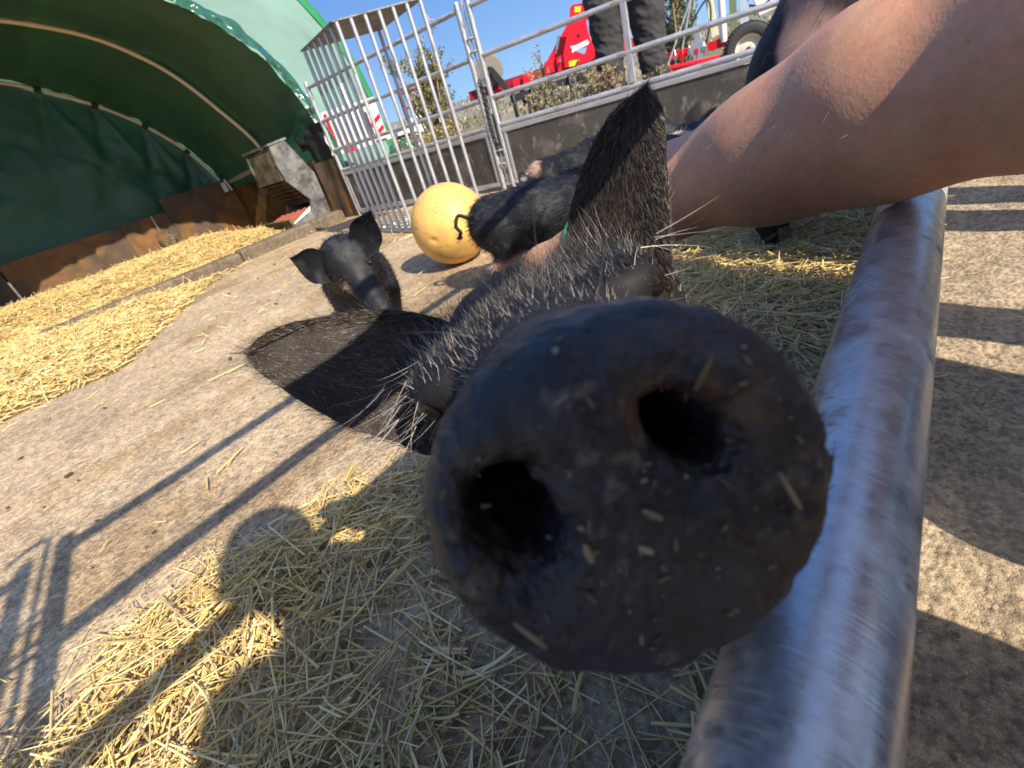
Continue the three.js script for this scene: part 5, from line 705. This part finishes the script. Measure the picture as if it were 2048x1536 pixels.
{ // white trailer with striped warning boards, seen through the cage
  const g = thing('farm_trailer', 'white trailer with red and white striped boards behind the cage', 'trailer', V(-1.054, 0, -7.924), 0.1);
  const grey = std({ color: lin(0.50, 0.51, 0.50), roughness: 0.5 });
  mesh('side_wall', box(1.5, 0.46, 0.05, -0.30, 0.94, -0.2), grey, g); mesh('bed', box(2.4, 0.10, 1.4, 0.1, 0.66, -0.85), M.white, g);
  for (const x of [-0.62, -0.42, 0.1]) mesh('wall_post', box(0.06, 0.72, 0.05, x, 1.06, -0.155), M.white, g);
  mesh('red_band', box(0.04, 0.36, 0.02, -0.28, 0.96, -0.155), M.red, g); mesh('red_band', box(0.05, 0.34, 0.02, 0.22, 0.92, -0.15), M.red, g);
  for (const [x, y] of [[0.36, 0.86]]) { const b = mesh('warning_board', box(0.16, 0.44, 0.012, x, y, -0.11), M.white, g); for (let i = 0; i < 2; i++) mesh('stripe', ext([[x - 0.078, y - 0.19 + i * 0.14], [x + 0.078, y - 0.10 + i * 0.14], [x + 0.078, y - 0.04 + i * 0.14], [x - 0.078, y - 0.13 + i * 0.14]], 0.003, -0.103, 0), M.red, b); }
  mesh('window_frame', box(0.20, 0.14, 0.03, -0.47, 1.22, -0.15), M.white, g); mesh('window', box(0.14, 0.09, 0.01, -0.47, 1.22, -0.13), std({ color: lin(0.05, 0.06, 0.07), roughness: 0.1 }), g);
  mesh('number_plate', box(0.26, 0.10, 0.01, -0.38, 0.68, -0.12), M.white, g); mesh('lamp_box', box(0.10, 0.12, 0.04, -0.12, 0.66, -0.13), M.red, g);
  for (const x of [-0.6, 0.8]) mesh('wheel', turned(new THREE.LatheGeometry([[0.03, -0.05], [0.2, -0.06], [0.3, -0.1], [0.34, -0.06], [0.34, 0.06], [0.3, 0.1], [0.2, 0.06], [0.03, 0.05]].map(([a, b]) => new THREE.Vector2(a, b)), 36), Math.PI / 2, 0, 0, x, 0.34, -0.5), M.rubber, g);
}
{ // dark red tubular gate and a green sheet heap
  const g = thing('field_gate', 'dark red tubular gate beside the striped trailer', 'gate', V(-0.25, 0, -7.7), 0.2);
  for (const x of [0.0, 0.62]) mesh('post', bar(V(x, 0, 0), V(x, 1.12, 0), 0.03), M.darkred, g); for (const h of [1.08, 0.9, 0.7, 0.5, 0.3]) mesh('rail', bar(V(0.02, h, 0), V(0.60, h, 0), 0.02), M.darkred, g);
  const c = mesh('crate', box(0.42, 0.26, 0.3, 0, 0.13, 0, 0.02), M.white); c.position.set(-0.10, 0.62, -8.3); tag(c, 'white box standing behind the dark red gate', 'box'); c.position.y = 0.0; c.scale.y = 3.0;
  const t = displace(new THREE.SphereGeometry(1, 40, 24), (x, y, z) => { const k = 1 + (fbm(x * 2.2, y * 2.2, z * 2.2, 4) - 0.5) * 0.9; return [x * 0.26 * k, Math.max(y * 0.30 * k, -0.24) + 0.24, z * 0.2 * k]; }); const m = mesh('folded_tarpaulin', t, M.hem); m.position.set(-0.37, 0.0, -6.35); tag(m, 'crumpled green tarpaulin heap behind the cage', 'tarpaulin');
}
// ------------------------------------------------------------------ plants
const leafMat = (c) => new THREE.MeshPhysicalMaterial({ color: lin(1, 1, 1), roughness: 0.7, transmission: 0.25, thickness: 0, side: THREE.DoubleSide });
const leafM = leafMat();
const leafGeo = (() => { const s = new THREE.Shape(); s.moveTo(0, 0); s.quadraticCurveTo(0.32, 0.45, 0, 1); s.quadraticCurveTo(-0.32, 0.45, 0, 0); const g = new THREE.ShapeGeometry(s, 3); displace(g, (x, y, z) => [x, y, Math.abs(x) * 0.4 + y * y * -0.18]); return g; })();
const stemMat = std({ color: lin(0.26, 0.20, 0.11), roughness: 0.9 });
function plant(name, label, category, pos, { h, spread, stems, leaves, size, tones, seed, group, trunk = 0.006, from = 0.25, branch = 6 }) {
  const g = thing(name, label, category, pos, 0, group), r = rng(seed), st = [], lv = [];
  for (let i = 0; i < stems; i++) {
    const a = r() * 6.28, d = spread * Math.sqrt(r()), top = V(Math.cos(a) * d, h * (0.65 + r() * 0.4), Math.sin(a) * d), b = V(Math.cos(a) * d * 0.2, 0, Math.sin(a) * d * 0.2), midp = b.clone().lerp(top, 0.5).add(V((r() - 0.5) * 0.08, 0, (r() - 0.5) * 0.08)), c = new THREE.CatmullRomCurve3([b, midp, top]);
    st.push(tube([b, midp, top], trunk * (0.5 + r() * 0.5), 10, 5));
    for (let k = 0; k < branch; k++) { const t = from + (1 - from) * r(), p = c.getPointAt(Math.min(t, 0.98)), q = p.clone().add(V((r() - 0.5) * spread * 1.1, h * 0.10 * (0.3 + r()), (r() - 0.5) * spread * 1.1)); st.push(tube([p, p.clone().lerp(q, 0.5).add(V(0, 0.01, 0)), q], trunk * 0.3, 5, 4));
      for (let m = 0; m < leaves / (stems * branch); m++) { const e = p.clone().lerp(q, r() * 1.1).add(V(r() - 0.5, r() - 0.5, r() - 0.5).multiplyScalar(spread * 0.16)), s = size * (0.5 + r()), tn = tones[Math.floor(r() * tones.length)], v = 0.75 + r() * 0.5; lv.push({ m: place(e, V(r() - 0.5, r() * 0.9 - 0.2, r() - 0.5).normalize(), s, s, s, r() * 6.28), c: lin(tn[0] * v, tn[1] * v, tn[2] * v) }); } }
  }
  mesh('stem', st, stemMat, g); scatter('leaves', leafGeo, leafM, lv, g); return g;
}
const olive = [0.085, 0.10, 0.045], dry = [0.52, 0.42, 0.25], pale = [0.44, 0.40, 0.24], gold = [0.42, 0.28, 0.05], green = [0.06, 0.10, 0.03], rust = [0.24, 0.10, 0.06];
{
  const spots = [[3.62, 2.52, 0.58], [3.75, 2.40, 0.62], [3.58, 2.30, 0.54], [3.80, 2.22, 0.62], [3.62, 2.14, 0.54], [3.72, 2.02, 0.60], [3.86, 2.54, 0.86], [3.66, 1.90, 0.62], [3.85, 1.50, 0.50], [3.9, 2.10, 0.62]], looks = ['tallest thin dry weed by the gap in the back fence', 'bushy olive weed', 'low pale weed', 'branched grey green weed', 'dry seeding weed', 'pale brown weed', 'wispy dry weed', 'pinkish dry weed beside the black trousers', 'low dry weed by the trousered legs', 'twiggy dry weed'];
  spots.forEach(([u, n, h], i) => plant('weed', `dry weed with ${['yellow tips', 'olive leaves', 'pale seed heads', 'grey green leaves', 'straw coloured sprays', 'brown sprays', 'thin tall stems', 'pinkish sprays', 'sparse twigs', 'buff leaves'][i]} behind the back fence board`, 'weed', W(u, 0, n), { h, spread: 0.14, stems: 9, leaves: 2200, size: 0.019, tones: i === 7 || i === 5 ? [dry, [0.34, 0.20, 0.14], pale] : i === 0 ? [pale, olive, gold, dry] : [pale, dry, olive, pale], seed: 300 + i, group: 'weeds behind the back fence', from: 0.4, branch: 8, trunk: 0.005 }));
}
plant('sapling', 'leafy sapling turning yellow behind the cage', 'tree', V(0.06, 0, -6.45), { h: 1.3, spread: 0.34, stems: 11, leaves: 7500, size: 0.034, tones: [green, olive, [0.12, 0.14, 0.04], gold], seed: 401, trunk: 0.014, from: 0.3, branch: 11 });
plant('shrub', 'low yellow flowering shrub at the foot of the sapling', 'shrub', V(0.14, 0, -5.9), { h: 0.60, spread: 0.36, stems: 14, leaves: 5000, size: 0.030, tones: [gold, [0.20, 0.19, 0.06], dry, olive], seed: 402, trunk: 0.006, from: 0.3, branch: 9 });
plant('shrub', 'low reddish shrub beside the green tarpaulin', 'shrub', V(-0.28, 0, -6.0), { h: 0.52, spread: 0.24, stems: 10, leaves: 1500, size: 0.032, tones: [rust, dry, olive], seed: 403, trunk: 0.006, from: 0.3, branch: 8 });
plant('tree', 'slender willow like tree behind the wheeled implement', 'tree', V(4.75, 0, -9.9), { h: 2.5, spread: 0.55, stems: 9, leaves: 4200, size: 0.075, tones: [olive, green, [0.16, 0.17, 0.06]], seed: 404, trunk: 0.03, from: 0.15, branch: 14 });
{ // far belt of scrub along the field edge, one mass
  const r = rng(55), lv = []; for (let i = 0; i < 9000; i++) { const a = -0.9 + r() * 1.9, R = 26 + r() * 10, h = Math.pow(r(), 1.5) * (0.7 + 0.9 * fbm(a * 14, 1, 1, 3)), s = 0.10 + r() * 0.14, t = [olive, dry, pale, green][Math.floor(r() * 4)]; lv.push({ m: place(V(Math.sin(a) * R, h, -Math.cos(a) * R), V(r() - 0.5, r(), r() - 0.5).normalize(), s, s, s, r() * 6), c: lin(...t) }); }
  const g = thing('scrub_belt', 'far belt of dry scrub along the field edge', 'scrub'); g.userData.kind = 'stuff'; scatter('scrub', leafGeo, leafM, lv, g);
}
renderer.render(scene, camera);
